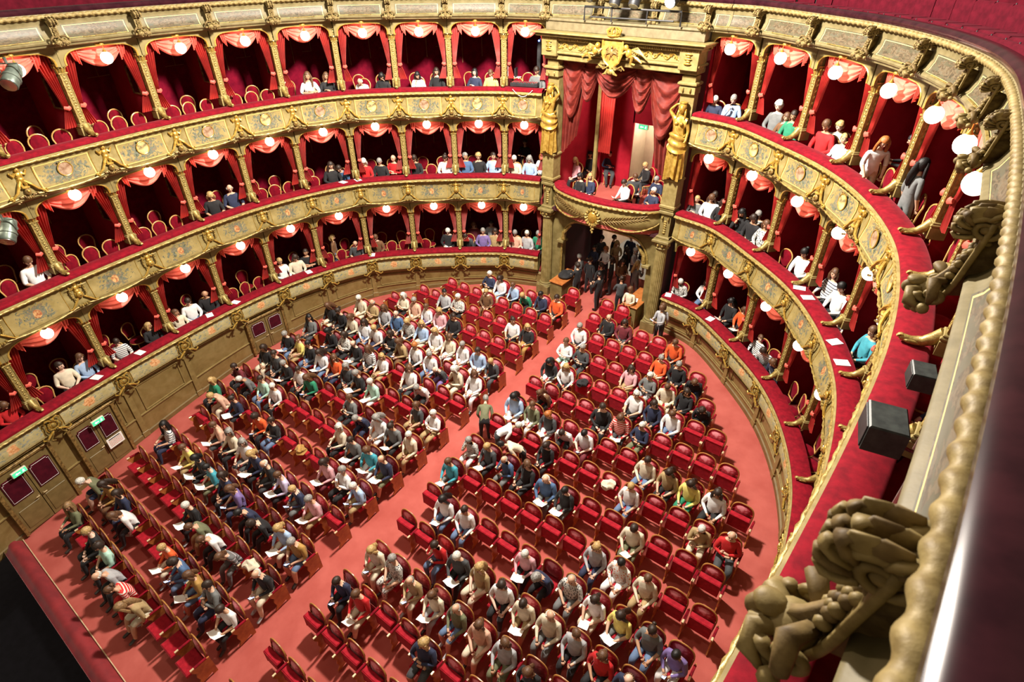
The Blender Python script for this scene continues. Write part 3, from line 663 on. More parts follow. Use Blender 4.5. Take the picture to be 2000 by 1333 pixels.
def make_column():
    P_ = {}
    m = MB(); m.bbox((0, -.36, .10), (.25, .25, .20), .012); m.bbox((0, -.36, .225), (.27, .27, .05), .015); m.bbox((0, -.36, .262), (.235, .235, .03), .01)
    P_['pedestal'] = m.mesh('pedestal', [CREAM])
    m = MB(); q = [(0, -.27, .24), (0, -.20, .15), (0, -.10, .075), (0, .02, .05), (0, .12, .062)]
    m.tube(q, [.085, .08, .062, .05, .042], 0, 10); m.scroll((0, .12, .062), .038, 2.0, 1.3, 0, .018, None, 1, 12, 6)
    for s_ in (-1, 1): m.ell((s_ * .05, .0, .05), (.022, .09, .03))
    P_['scroll_foot'] = m.mesh('scroll_foot', [GOLD])
    m = MB(); m.box((0, -.36, .84), (.17, .17, 1.14), 0, None, .92, .92)
    for s_ in (-1, 1):
        m.box((s_ * .072, -.278, .84), (.022, .02, 1.10), 1); m.box((s_ * .082, -.36, .84), (.012, .10, 1.0), 1)
    for k in range(9):
        z_ = .34 + k * .125
        m.ell((0, -.275, z_), (.036, .018, .034), 1, 6, 4); m.ell((0, -.275, z_ + .06), (.020, .014, .030), 1, 5, 4)
        for s_ in (-1, 1): m.ell((s_ * .03, -.275, z_ + .045), (.016, .013, .022), 1, 5, 4); m.ell((s_ * .086, -.36, z_), (.014, .034, .04), 1, 6, 4)
    P_['shaft'] = m.mesh('shaft', [CREAM, GOLD])
    m = MB(); m.bbox((0, -.36, 1.425), (.21, .21, .035), .008)
    m.grid(lambda u, v: ((.09 + .035 * v) * cos(2*pi*u), -.36 + (.09 + .035 * v) * sin(2*pi*u), 1.44 + .15 * v), 12, 2)
    for k in range(12):
        a = 2*pi*k/12; m.tube([(.09*cos(a), -.36+.09*sin(a), 1.45), (.11*cos(a), -.36+.11*sin(a), 1.54), (.15*cos(a), -.36+.15*sin(a), 1.57), (.155*cos(a), -.36+.155*sin(a), 1.545)], [.02, .026, .02, .01], k % 2, 5)
    m.bbox((0, -.36, 1.62), (.27, .27, .04), .01)
    P_['capital'] = m.mesh('capital', [GOLD, BGOLD])
    m = MB(); m.box((0, -.35, 1.80), (.17, .16, .34), 0, None, 1.25, 1.2)
    for s_ in (-1, 1):
        m.tube([(s_ * .08, -.28, 1.66), (s_ * .11, -.26, 1.78), (s_ * .19, -.26, 1.88), (s_ * .30, -.26, 1.93)], [.028, .03, .028, .012], 1, 6)
        m.ell((s_ * .115, -.25, 1.72), (.03, .03, .03), 1, 7, 5)
    for k in range(4): m.ell((0, -.26, 1.70 + k * .06), (.035, .025, .032), 1, 6, 4)
    m.bbox((0, -.33, 1.975), (.24, .22, .06), .01)
    P_['bracket'] = m.mesh('bracket', [STONE, GOLD])
    return P_
CPARTS = make_column()
def make_drape(sgn):
    def fn(u, v):
        wv = .40 - .30 * min(1, v / .74) ** .8 if v < .74 else .10 + .16 * (v - .74) / .26
        xo = .06 + .02 * v
        fold = sin(u * 2 * pi * 4.5 + v * 2)
        return (sgn * (-.84 + (xo + u * wv) - .06), -.02 + .035 * fold * (1 - .3 * v) + (.02 if v > .7 else 0), -.02 - 1.78 * v)
    m = MB().grid(fn, 36, 16)
    tie = MB().tube([(sgn * -.82, .05, -1.33), (sgn * -.76, .075, -1.345), (sgn * -.70, .03, -1.32)], [.03, .035, .03], 0, 7, flat=1.5)
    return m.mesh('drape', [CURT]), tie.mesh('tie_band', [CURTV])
DR = [make_drape(1), make_drape(-1)]
def make_pelmet():
    def fn(u, v):
        q = 2 * u - 1; s_ = 1 - q * q
        return (q * .52, .07 + .05 * s_ * v + .022 * sin(v * pi * 7 + abs(q) * 2), -.07 - v * (.14 + .34 * s_) - .03 * (1 - s_))
    m = MB().grid(fn, 22, 22)
    for sg in (-1, 1):
        def ft(u, v, sg=sg): return (sg * (.46 + u * .20 * (1 - .35 * v)), .09 + .03 * sin(u * 2 * pi * 2.5), -.03 - v * (.28 + .16 * (1 - u)))
        m.grid(ft, 16, 6)
    # fringe of small folds where the swag is gathered
    for sg in (-1, 1): m.ell((sg * .50, .10, -.06), (.07, .05, .045))
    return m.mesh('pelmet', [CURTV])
PEL = make_pelmet()
_m = MB().ell((0, 0, 0), .14, 0, 20, 12); GLB = _m.mesh('globe', [GLOBE])
_m = MB().lathe([(.04, .13), (.055, .14), (.03, .17), (.012, .2)], 0, 10); _m.tube([(0, 0, .19), (0, 0, .30), (0, -.05, .33)], .008, 0, 5); _m.ell((0, -.02, .30), (.06, .03, .03), 0)
LCAP = _m.mesh('lamp_fitting', [BGOLD])
_m = MB()
_m.box((0, 0, 0), (.012, .36, .62)); MIRG = _m.mesh('mirror_pane', [MIRROR], False)
_m = MB()
for s_ in (-1, 1): _m.bbox((0, s_ * .20, 0), (.05, .05, .72), .01); _m.bbox((0, 0, s_ * .34), (.05, .44, .05), .01)
MIRF = _m.mesh('mirror_frame', [DGOLD])
RNG = {(3, -1): 9, (2, -1): 10, (1, -1): 11, (3, 1): 8, (2, 1): 7, (1, 1): 7}
col0 = cur0 = lam0 = None
for T in (3, 2, 1):
    z = RAIL[T]; up = {1: RAIL[2] - 1.03, 2: RAIL[3] - 1.03, 3: RAIL[4] - .73}[T]; fz = z - .79
    for sd in (-1, 1):
        P = PATH[sd]; nb = RNG[(T, sd)]
        for k in range(nb + 1):
            if k > 0:
                p, rz = P.place(k, 0.)
                lab = 'gilded box column, %s balcony, %s to the %s of the central box' % (TN[T], ORD[k], SN[sd])
                if col0 is None:
                    col0 = thing('box_column', lab, 'column', (p.x, p.y, z + .03), rz, 'gilded columns between the boxes')
                    for nm, me in CPARTS.items(): part(nm, me, col0)
                else: copy_thing(col0, (p.x, p.y, z + .03), rz, lab, (1, 1, (up - z - .03) / 1.985))
            if 1:
                p, x, n = P.fr(k, 0); rz = atan2(x.y, x.x); m = MB()
                m.box((0, -1.33, (fz + up) / 2), (.05, 1.94, up - fz))
                w = tag(obj('wall_partition', m.mesh('wall_partition', [WALLR], False), None, (p.x, p.y, 0), rz), 'crimson partition behind the %s column to the %s, %s balcony' % (ORD[k], SN[sd], TN[T]), 'partition wall', kind='structure')
                if sd < 0 and k < 9:
                    pm = p + x * .045 - n * 1.05; mt = thing('wall_mirror', 'tall gold framed mirror in the %s box left of the central box, %s balcony' % (ORD[k + 1], TN[T]), 'mirror', (pm.x, pm.y, z + .95), rz)
                    part('mirror_frame', MIRF, mt); part('mirror_pane', MIRG, mt)
            if k < nb and not (T == 3 and sd > 0 and k > 6):
                a, b = P.pt(k), P.pt(k + 1); w_ = (b - a).length; p, x, n = P.fr(k + .5, 0)
                dv = (b - a).normalized() * (1 if sd < 0 else -1); rz = atan2(dv.y, dv.x); nn = Vector((-dv.y, dv.x)); c = (a + b) / 2
                ar = tag(obj('box_arch', ARCH, None, (c.x - nn.x * .24, c.y - nn.y * .24, up + .03), rz, (w_, 1, 1)), 'stucco arch over the %s box to the %s of the central box, %s balcony' % (ORD[k + 1], SN[sd], TN[T]), 'arch', 'arches over the boxes')
                lab = 'coral red swagged curtains, %s box to the %s, %s balcony' % (ORD[k + 1], SN[sd], TN[T])
                L = (c.x - nn.x * .38, c.y - nn.y * .38, up)
                if cur0 is None:
                    cur0 = thing('box_curtain', lab, 'curtain', L, rz, 'curtains of the boxes', (w_ / 1.86, 1, 1))
                    for d_, t_ in DR: dp = part('drape', d_, cur0); part('tie_band', t_, dp)
                    part('pelmet', PEL, cur0)
                else: copy_thing(cur0, L, rz, lab, (w_ / 1.86, 1, 1))
                lab = 'lit white globe lamp, %s box to the %s, %s balcony' % (ORD[k + 1], SN[sd], TN[T])
                L = (p.x, p.y, {3: 10.75, 2: 7.87, 1: 4.87}[T])
                if lam0 is None:
                    lam0 = thing('globe_lamp', lab, 'lamp', L, rz, 'globe lamps over the boxes'); part('globe', GLB, lam0); part('lamp_fitting', LCAP, lam0)
                else: copy_thing(lam0, L, rz, lab)
# ------------------------------------------------------------------ people: bodies grown from skeletons
# stalls: block, row, seat, hair style, hair colour, top, legs, flags
STALLS = [(0, 0, 3, 3, 4, 6, 5, 7), (0, 0, 4, 4, 2, 26, 16, 2), (0, 0, 5, 5, 5, 3, 0, 2), (0, 0, 6, 1, 1, 15, 0, 4), (0, 0, 7, 0, 3, 0, 0, 0), 
    (0, 0, 9, 3, 4, 14, 0, 0), (0, 1, 0, 0, 1, 4, 0, 5), (0, 1, 1, 0, 1, 2, 8, 16), (0, 1, 2, 2, 2, 20, 11, 1), (0, 1, 3, 1, 1, 9, 11, 8), 
    (0, 1, 4, 0, 3, 18, 5, 1), (0, 1, 7, 2, 2, 4, 0, 3), (0, 1, 8, 2, 1, 8, 8, 0), (0, 1, 9, 3, 1, 20, 7, 0), (0, 1, 10, 0, 5, 14, 8, 2), 
    (0, 2, 0, 5, 5, 0, 5, 8), (0, 2, 2, 2, 2, 27, 2, 2), (0, 2, 3, 0, 2, 4, 0, 3), (0, 2, 4, 0, 2, 14, 6, 2), (0, 2, 5, 0, 5, 0, 0, 1), 
    (0, 3, 0, 0, 6, 20, 11, 12), (0, 3, 1, 2, 3, 10, 5, 1), (0, 3, 2, 1, 1, 0, 0, 2), (0, 3, 3, 0, 0, 8, 0, 6), (0, 3, 4, 2, 2, 23, 8, 12), 
    (0, 3, 5, 2, 1, 8, 0, 0), (0, 3, 6, 0, 0, 12, 14, 5), (0, 3, 7, 2, 0, 0, 0, 1), (0, 3, 8, 0, 2, 19, 6, 1), (0, 3, 10, 3, 0, 25, 8, 4), 
    (0, 4, 1, 0, 6, 21, 6, 1), (0, 4, 2, 0, 3, 8, 2, 8), (0, 4, 3, 0, 2, 24, 0, 17), (0, 4, 4, 5, 5, 0, 1, 0), (0, 4, 5, 2, 3, 8, 0, 1), 
    (0, 4, 6, 2, 6, 4, 1, 4), (0, 4, 7, 2, 6, 5, 0, 0), (0, 4, 8, 0, 2, 22, 1, 1), (0, 5, 0, 0, 5, 10, 6, 8), (0, 5, 1, 0, 6, 4, 0, 16), 
    (0, 5, 2, 2, 1, 21, 17, 1), (0, 5, 6, 0, 1, 0, 11, 16), (0, 5, 7, 1, 1, 18, 0, 8), (0, 5, 9, 4, 1, 8, 0, 1), (0, 5, 10, 0, 3, 22, 5, 2), 
    (0, 5, 11, 2, 3, 13, 0, 0), (0, 6, 0, 5, 2, 8, 14, 1), (0, 6, 1, 1, 2, 12, 4, 1), (0, 6, 2, 0, 1, 2, 0, 1), (0, 6, 3, 2, 5, 5, 0, 0), 
    (0, 6, 8, 0, 5, 4, 0, 0), (0, 6, 9, 0, 1, 15, 11, 0), (0, 6, 10, 0, 5, 2, 0, 2), (0, 6, 11, 0, 1, 17, 0, 16), (0, 7, 0, 0, 5, 5, 6, 0), 
    (0, 7, 1, 4, 1, 2, 0, 1), (0, 7, 2, 3, 6, 4, 4, 0), (0, 7, 3, 0, 6, 8, 8, 2), (0, 7, 4, 0, 2, 2, 0, 16), (0, 7, 7, 3, 2, 13, 0, 8), 
    (0, 7, 8, 0, 1, 4, 0, 4), (0, 7, 9, 0, 6, 0, 0, 1), (0, 7, 10, 0, 1, 1, 0, 0), (0, 7, 11, 2, 1, 0, 5, 0), (0, 8, 0, 0, 5, 4, 6, 16), 
    (0, 8, 1, 2, 2, 1, 6, 4), (0, 8, 4, 0, 5, 15, 4, 1), (0, 8, 5, 0, 6, 0, 0, 5), (0, 8, 6, 2, 6, 1, 0, 0), (0, 8, 7, 3, 2, 18, 8, 4), 
    (0, 8, 8, 3, 1, 4, 11, 1), (0, 8, 9, 0, 0, 0, 11, 0), (0, 8, 10, 4, 2, 19, 6, 4), (0, 8, 11, 0, 6, 0, 11, 1), (0, 9, 2, 0, 6, 4, 0, 2), 
    (0, 9, 3, 2, 2, 4, 1, 4), (0, 9, 5, 2, 3, 4, 6, 0), (0, 9, 6, 3, 2, 25, 0, 0), (0, 9, 7, 5, 2, 0, 2, 1), (0, 9, 8, 2, 1, 28, 0, 16), 
    (0, 9, 9, 2, 0, 0, 0, 8), (0, 9, 11, 3, 0, 2, 1, 0), (0, 10, 0, 2, 2, 4, 4, 0), (0, 10, 1, 2, 5, 5, 5, 16), (0, 10, 2, 5, 5, 1, 23, 2), 
    (0, 10, 3, 0, 6, 4, 11, 0), (0, 10, 4, 0, 7, 4, 0, 0), (0, 10, 5, 2, 2, 6, 7, 8), (0, 10, 6, 2, 1, 0, 0, 16), (0, 10, 7, 0, 3, 4, 8, 4), 
    (0, 10, 8, 3, 1, 4, 11, 0), (0, 10, 9, 2, 2, 5, 1, 1), (0, 10, 10, 4, 1, 0, 0, 0), (0, 10, 11, 3, 2, 0, 5, 0), (0, 11, 0, 0, 3, 1, 1, 8), 
    (0, 11, 1, 0, 1, 10, 4, 0), (0, 11, 2, 0, 6, 4, 4, 0), (0, 11, 3, 2, 2, 5, 4, 0), (0, 11, 4, 2, 3, 4, 5, 0), (0, 11, 5, 2, 3, 10, 5, 0), 
    (0, 11, 6, 2, 3, 28, 0, 1), (0, 11, 7, 5, 6, 9, 0, 0), (0, 11, 8, 3, 2, 3, 0, 0), (0, 11, 9, 5, 6, 6, 6, 16), (0, 11, 10, 0, 5, 5, 5, 0), 
    (0, 12, 4, 0, 1, 0, 0, 0), (0, 12, 5, 2, 3, 21, 4, 0), (0, 12, 6, 0, 2, 4, 23, 0), (0, 12, 7, 0, 6, 22, 5, 0), (0, 12, 8, 2, 5, 5, 0, 16), 
    (0, 13, 0, 2, 3, 0, 20, 0), (0, 13, 1, 4, 1, 4, 0, 4), (0, 13, 5, 0, 5, 28, 0, 16), (0, 13, 6, 0, 0, 3, 0, 0), (0, 14, 4, 0, 3, 7, 7, 0), 
    (0, 15, 0, 0, 1, 18, 0, 0), (0, 15, 1, 0, 0, 8, 0, 1), (0, 15, 2, 0, 3, 13, 0, 3), (0, 15, 3, 0, 2, 10, 0, 1), (0, 15, 4, 2, 1, 4, 10, 0), 
    (0, 15, 5, 0, 5, 8, 5, 16), (1, 3, 0, 0, 1, 8, 0, 8), (1, 3, 1, 0, 2, 16, 5, 17), (1, 3, 4, 2, 3, 8, 1, 16), (1, 4, 0, 2, 3, 5, 5, 8), 
    (1, 4, 1, 0, 6, 28, 28, 4), (1, 4, 2, 5, 6, 6, 5, 8), (1, 4, 3, 2, 2, 5, 3, 1), (1, 4, 4, 5, 6, 14, 11, 0), (1, 4, 5, 2, 2, 22, 5, 0), 
    (1, 4, 6, 2, 2, 3, 14, 0), (1, 4, 7, 2, 2, 0, 0, 8), (1, 5, 2, 0, 1, 16, 11, 16), (1, 5, 3, 0, 5, 1, 0, 1), (1, 5, 4, 3, 3, 6, 5, 4), 
    (1, 5, 5, 2, 1, 4, 0, 4), (1, 5, 6, 0, 1, 5, 6, 1), (1, 5, 7, 5, 5, 5, 2, 0), (1, 5, 8, 0, 2, 3, 0, 0), (1, 5, 9, 2, 2, 16, 0, 4), 
    (1, 5, 10, 5, 2, 8, 8, 0), (1, 6, 1, 3, 0, 4, 11, 1), (1, 6, 2, 0, 1, 4, 11, 0), (1, 6, 5, 0, 5, 21, 0, 1), (1, 6, 6, 1, 6, 8, 0, 2), 
    (1, 6, 7, 5, 6, 28, 2, 4), (1, 6, 8, 2, 1, 4, 5, 5), (1, 6, 9, 3, 1, 19, 2, 5), (1, 6, 10, 4, 1, 2, 11, 4), (1, 6, 11, 0, 0, 23, 4, 8), 
    (1, 7, 0, 0, 2, 12, 2, 1), (1, 7, 7, 2, 3, 3, 8, 0), (1, 7, 8, 0, 0, 29, 4, 0), (1, 7, 9, 0, 2, 5, 6, 0), (1, 8, 0, 0, 6, 28, 4, 16), 
    (1, 8, 1, 0, 3, 1, 0, 1), (1, 8, 2, 5, 6, 9, 2, 16), (1, 8, 3, 2, 2, 0, 0, 0), (1, 8, 4, 5, 5, 9, 2, 1), (1, 8, 5, 0, 0, 0, 2, 1), 
    (1, 8, 8, 0, 1, 5, 14, 17), (1, 9, 3, 2, 1, 0, 0, 0), (1, 9, 7, 0, 3, 4, 11, 4), (1, 9, 10, 0, 5, 6, 5, 16), (1, 9, 11, 5, 5, 16, 1, 16), 
    (1, 10, 0, 3, 0, 10, 4, 1), (1, 10, 1, 0, 2, 14, 4, 0), (1, 10, 2, 2, 7, 1, 4, 1), (1, 10, 3, 0, 1, 4, 0, 2), (1, 10, 4, 0, 0, 4, 17, 12), 
    (1, 10, 7, 0, 1, 5, 11, 0), (1, 10, 8, 3, 1, 6, 0, 4), (1, 10, 9, 3, 1, 19, 13, 32), (1, 10, 10, 3, 1, 4, 0, 0), (1, 11, 1, 3, 2, 7, 0, 2), 
    (1, 11, 4, 0, 1, 0, 0, 0), (1, 11, 5, 2, 2, 26, 1, 1), (1, 11, 6, 0, 5, 8, 14, 16), (1, 12, 0, 3, 0, 0, 4, 0), (1, 12, 1, 3, 3, 4, 0, 0), 
    (1, 12, 5, 0, 5, 4, 0, 4), (1, 12, 6, 2, 1, 8, 0, 0), (1, 12, 7, 0, 2, 4, 11, 1), (1, 13, 0, 0, 2, 4, 15, 16), (1, 13, 1, 0, 6, 1, 1, 16), 
    (1, 13, 4, 2, 1, 21, 6, 4), (1, 13, 5, 0, 5, 2, 3, 16), (1, 13, 6, 0, 2, 5, 5, 0), (1, 13, 7, 2, 1, 0, 0, 0), (1, 13, 8, 1, 1, 0, 0, 2), 
    (1, 14, 0, 0, 6, 4, 0, 0), (1, 14, 5, 0, 6, 18, 5, 0), (1, 14, 6, 0, 6, 0, 0, 0), (1, 14, 7, 2, 2, 0, 8, 2), (1, 15, 1, 5, 2, 0, 0, 0), 
    (1, 15, 2, 2, 1, 17, 1, 0), (1, 15, 5, 0, 2, 18, 0, 1)]
# boxes: tier, side, x, y, head height over the rail, then as above
BOXES = [(3, -1, -8.83, 12.12, 0.47, 3, 2, 4, 4, 20), (3, -1, -8.61, 12.7, 0.41, 2, 2, 0, 11, 16), (3, -1, -7.94, 13.62, 0.35, 5, 5, 4, 1, 2), 
    (3, -1, -7.55, 14.13, 0.35, 3, 0, 0, 0, 8), (3, -1, -6.8, 15.02, 0.35, 2, 0, 4, 0, 16), (3, -1, -6.29, 15.54, 0.41, 3, 1, 0, 0, 0), 
    (3, -1, -5.15, 16.24, 0.38, 2, 0, 8, 11, 16), (3, -1, -4.72, 16.55, 0.38, 0, 2, 19, 5, 0), (3, -1, -3.31, 17.29, 0.53, 0, 1, 2, 0, 4), 
    (2, -1, -8.84, 12.31, 0.62, 3, 1, 0, 0, 0), (2, -1, -8.68, 12.66, 0.56, 0, 1, 9, 0, 2), (2, -1, -8.31, 13.31, 0.56, 2, 5, 16, 0, 0), 
    (2, -1, -7.86, 13.78, 0.47, 0, 6, 0, 0, 1), (2, -1, -7.66, 14.14, 0.68, 5, 2, 16, 0, 16), (2, -1, -7.03, 14.82, 0.59, 2, 1, 0, 0, 1), 
    (2, -1, -6.19, 15.52, 0.59, 4, 1, 4, 0, 1), (2, -1, -5.66, 15.94, 0.62, 0, 6, 9, 6, 0), (2, -1, -5.32, 16.18, 0.53, 1, 3, 0, 5, 0), 
    (2, -1, -4.75, 16.6, 0.53, 0, 1, 10, 0, 0), (2, -1, -4.18, 17.02, 0.47, 0, 5, 5, 0, 1), (2, -1, -3.55, 17.28, 0.56, 3, 6, 10, 1, 0), 
    (2, -1, -3.25, 17.41, 0.62, 2, 7, 4, 0, 0), (2, -1, -9.5, 8.16, 0.65, 2, 3, 0, 11, 4), (2, -1, -9.58, 8.87, 0.53, 5, 6, 8, 6, 4), 
    (2, -1, -8.91, 2.87, 0.65, 0, 2, 4, 11, 5), (1, -1, -9.49, 9.77, 0.53, 0, 3, 4, 5, 0), (1, -1, -9.38, 10.32, 0.59, 2, 1, 5, 11, 1), 
    (1, -1, -9.3, 10.88, 0.71, 4, 1, 0, 0, 20), (1, -1, -8.69, 12.64, 0.41, 5, 2, 1, 11, 5), (1, -1, -8.3, 13.43, 0.71, 0, 2, 7, 0, 1), 
    (1, -1, -6.37, 15.61, 0.71, 0, 5, 0, 4, 1), (1, -1, -5.82, 16.02, 0.71, 0, 1, 1, 0, 2), (1, -1, -5.91, 16.73, 0.71, 2, 2, 17, 0, 1), 
    (1, -1, -5.19, 16.36, 0.71, 0, 6, 23, 0, 0), (1, -1, -5.38, 17.19, 0.71, 0, 1, 3, 0, 0), (1, -1, -4.83, 16.57, 0.62, 2, 1, 6, 1, 0), 
    (1, -1, -4.22, 17.02, 0.71, 0, 6, 22, 4, 1), (1, -1, -3.57, 17.25, 0.71, 0, 5, 3, 0, 0), (1, -1, -3.21, 17.34, 0.53, 0, 6, 13, 0, 1), 
    (1, -1, -9.5, 6.99, 0.65, 5, 2, 0, 0, 1), (1, -1, -9.48, 6.29, 0.71, 0, 1, 4, 11, 1), (1, -1, -9.28, 5.85, 0.2, 3, 2, 5, 11, 0), 
    (1, -1, -9.26, 4.96, 0.32, 2, 3, 0, 0, 0), (1, -1, -9.06, 3.91, 0.41, 0, 1, 25, 0, 5), (1, -1, -8.8, 2.35, 0.65, 0, 1, 5, 0, 4), 
    (1, -1, -8.91, 2.93, 0.47, 2, 2, 10, 11, 0), (1, -1, -8.49, 0.99, 0.38, 2, 2, 16, 11, 8), (3, 1, 2.55, 17.54, 0.29, 0, 5, 8, 0, 0), 
    (3, 1, 3.23, 17.38, 0.44, 0, 6, 10, 0, 16), (3, 1, 4.09, 15.69, 0.59, 1, 5, 2, 3, 0), (3, 1, 4.54, 15.34, 0.41, 0, 1, 13, 0, 0), 
    (3, 1, 4.83, 16.68, 0.23, 2, 2, 7, 0, 0), (3, 1, 5.46, 14.55, 0.5, 0, 2, 16, 0, 0), (3, 1, 6.14, 15.63, 0.38, 1, 3, 4, 2, 0), 
    (3, 1, 6.48, 15.37, 0.29, 0, 3, 4, 0, 0), (2, 1, 2.58, 17.49, 0.23, 0, 3, 2, 0, 16), (2, 1, 3.48, 16.02, 0.65, 2, 1, 0, 0, 0), 
    (2, 1, 3.88, 15.84, 0.71, 3, 0, 0, 0, 16), (2, 1, 3.26, 17.63, 0.71, 0, 1, 2, 0, 0), (2, 1, 3.67, 17.37, 0.71, 3, 2, 4, 3, 0), 
    (2, 1, 4.47, 16.93, 0.5, 2, 1, 0, 5, 0), (2, 1, 4.92, 17, 0.71, 0, 6, 28, 0, 0), (2, 1, 4.98, 16.53, 0.5, 2, 2, 28, 7, 0), 
    (2, 1, 6.75, 15.1, 0.62, 4, 0, 4, 0, 0), (2, 1, 7.57, 14.21, 0.53, 2, 2, 25, 0, 0), (2, 1, 7.9, 13.71, 0.53, 0, 0, 4, 0, 1), 
    (2, 1, 8.34, 12.99, 0.2, 0, 6, 0, 3, 4), (2, 1, 8.77, 12.14, 0.44, 0, 2, 12, 0, 0), (1, 1, 2.68, 17.5, 0.41, 0, 5, 28, 0, 8), 
    (1, 1, 3.76, 17.66, 0.71, 2, 2, 4, 11, 0), (1, 1, 4.84, 16.96, 0.71, 3, 0, 0, 0, 1), (1, 1, 5.34, 16.74, 0.71, 2, 2, 18, 0, 1), 
    (1, 1, 6.01, 14.53, 0.71, 0, 1, 25, 0, 2), (1, 1, 6.19, 15.11, 0.2, 0, 2, 25, 0, 0), (1, 1, 6.54, 14.07, 0.71, 2, 2, 8, 0, 2)]
CROWD = [(-1.28, 17.5, 0, 6, 2, 2, 0), (-1, 16.92, 1, 1, 0, 0, 0), (-1.16, 18.45, 0, 0, 8, 0, 0), (-0.81, 17.52, 4, 1, 0, 0, 0), 
    (-0.24, 17.38, 4, 1, 0, 0, 0), (0.03, 16.76, 0, 0, 0, 0, 0), (-0.1, 17.95, 2, 1, 0, 0, 0), (-0.72, 18.57, 2, 7, 4, 0, 0), 
    (-0.58, 19.18, 3, 3, 6, 6, 0), (0.28, 18.05, 3, 1, 7, 0, 0), (0.29, 19.04, 0, 5, 4, 8, 0), (0.83, 18.17, 3, 3, 2, 2, 0), 
    (0.85, 16.94, 4, 1, 1, 0, 0), (1.42, 16.55, 2, 2, 5, 11, 0), (2.83, 16.19, 2, 2, 3, 0, 0)]
ROYAL = [(-2.28, 18.47, 3, 3, 21, 0, 0), (-2.24, 19.46, 3, 0, 0, 0, 0), (-1.62, 19.92, 0, 1, 8, 1, 16), (-0.9, 17.18, 3, 3, 8, 4, 0), 
    (-1.18, 16.5, 1, 0, 0, 0, 0), (0.38, 17.47, 0, 1, 4, 0, 1), (0.26, 18.23, 0, 2, 1, 0, 1), (0.15, 19.58, 0, 3, 0, 0, 1), (1.09, 18.44, 0, 6, 8, 0, 0), 
    (1.49, 17, 0, 5, 8, 0, 16)]
HS = 'scmlub'; HK = 'kdbytwgr'; CK = [k for k in 'KDGAWCTHNBLJEgomRMOYUPpVvSrZXF']
def dec(a):
    return HS[a[0]] + HK[a[1]] + CK[a[2]] + CK[a[3]] + ''.join(f for i, f in enumerate('petfxh') if a[4] >> i & 1)
def skin_body(J, Eg, root):
    names = list(J); me = bpy.data.meshes.new('sk'); me.from_pydata([J[n][0] for n in names], [(names.index(a), names.index(b)) for a, b in Eg], [])
    o = bpy.data.objects.new('sk', me); COL.objects.link(o)
    md = o.modifiers.new('s', 'SKIN'); md.use_smooth_shade = True
    me.attributes if 0 else None
    if not me.skin_vertices: 
        bpy.context.view_layer.objects.active = o
    for n, sv in zip(names, me.skin_vertices[0].data):
        r = J[n][1]; sv.radius = r if isinstance(r, tuple) else (r, r); sv.use_root = (n == root)
    sb = o.modifiers.new('b', 'SUBSURF'); sb.levels = 1; sb.render_levels = 1
    bpy.context.view_layer.update()
    r = bpy.data.meshes.new_from_object(o.evaluated_get(bpy.context.evaluated_depsgraph_get()))
    bpy.data.objects.remove(o); return r
SEG = [('pel', 'bel', 1), ('bel', 'che', 1), ('che', 'nec', 1), ('nec', 'hd', 0)]
for q in 'lr': SEG += [('che', 'sh' + q, 1), ('sh' + q, 'el' + q, 1), ('el' + q, 'wr' + q, 2), ('wr' + q, 'ha' + q, 0), ('pel', 'hi' + q, 3), ('hi' + q, 'kn' + q, 3), ('kn' + q, 'an' + q, 4), ('an' + q, 'to' + q, 5)]
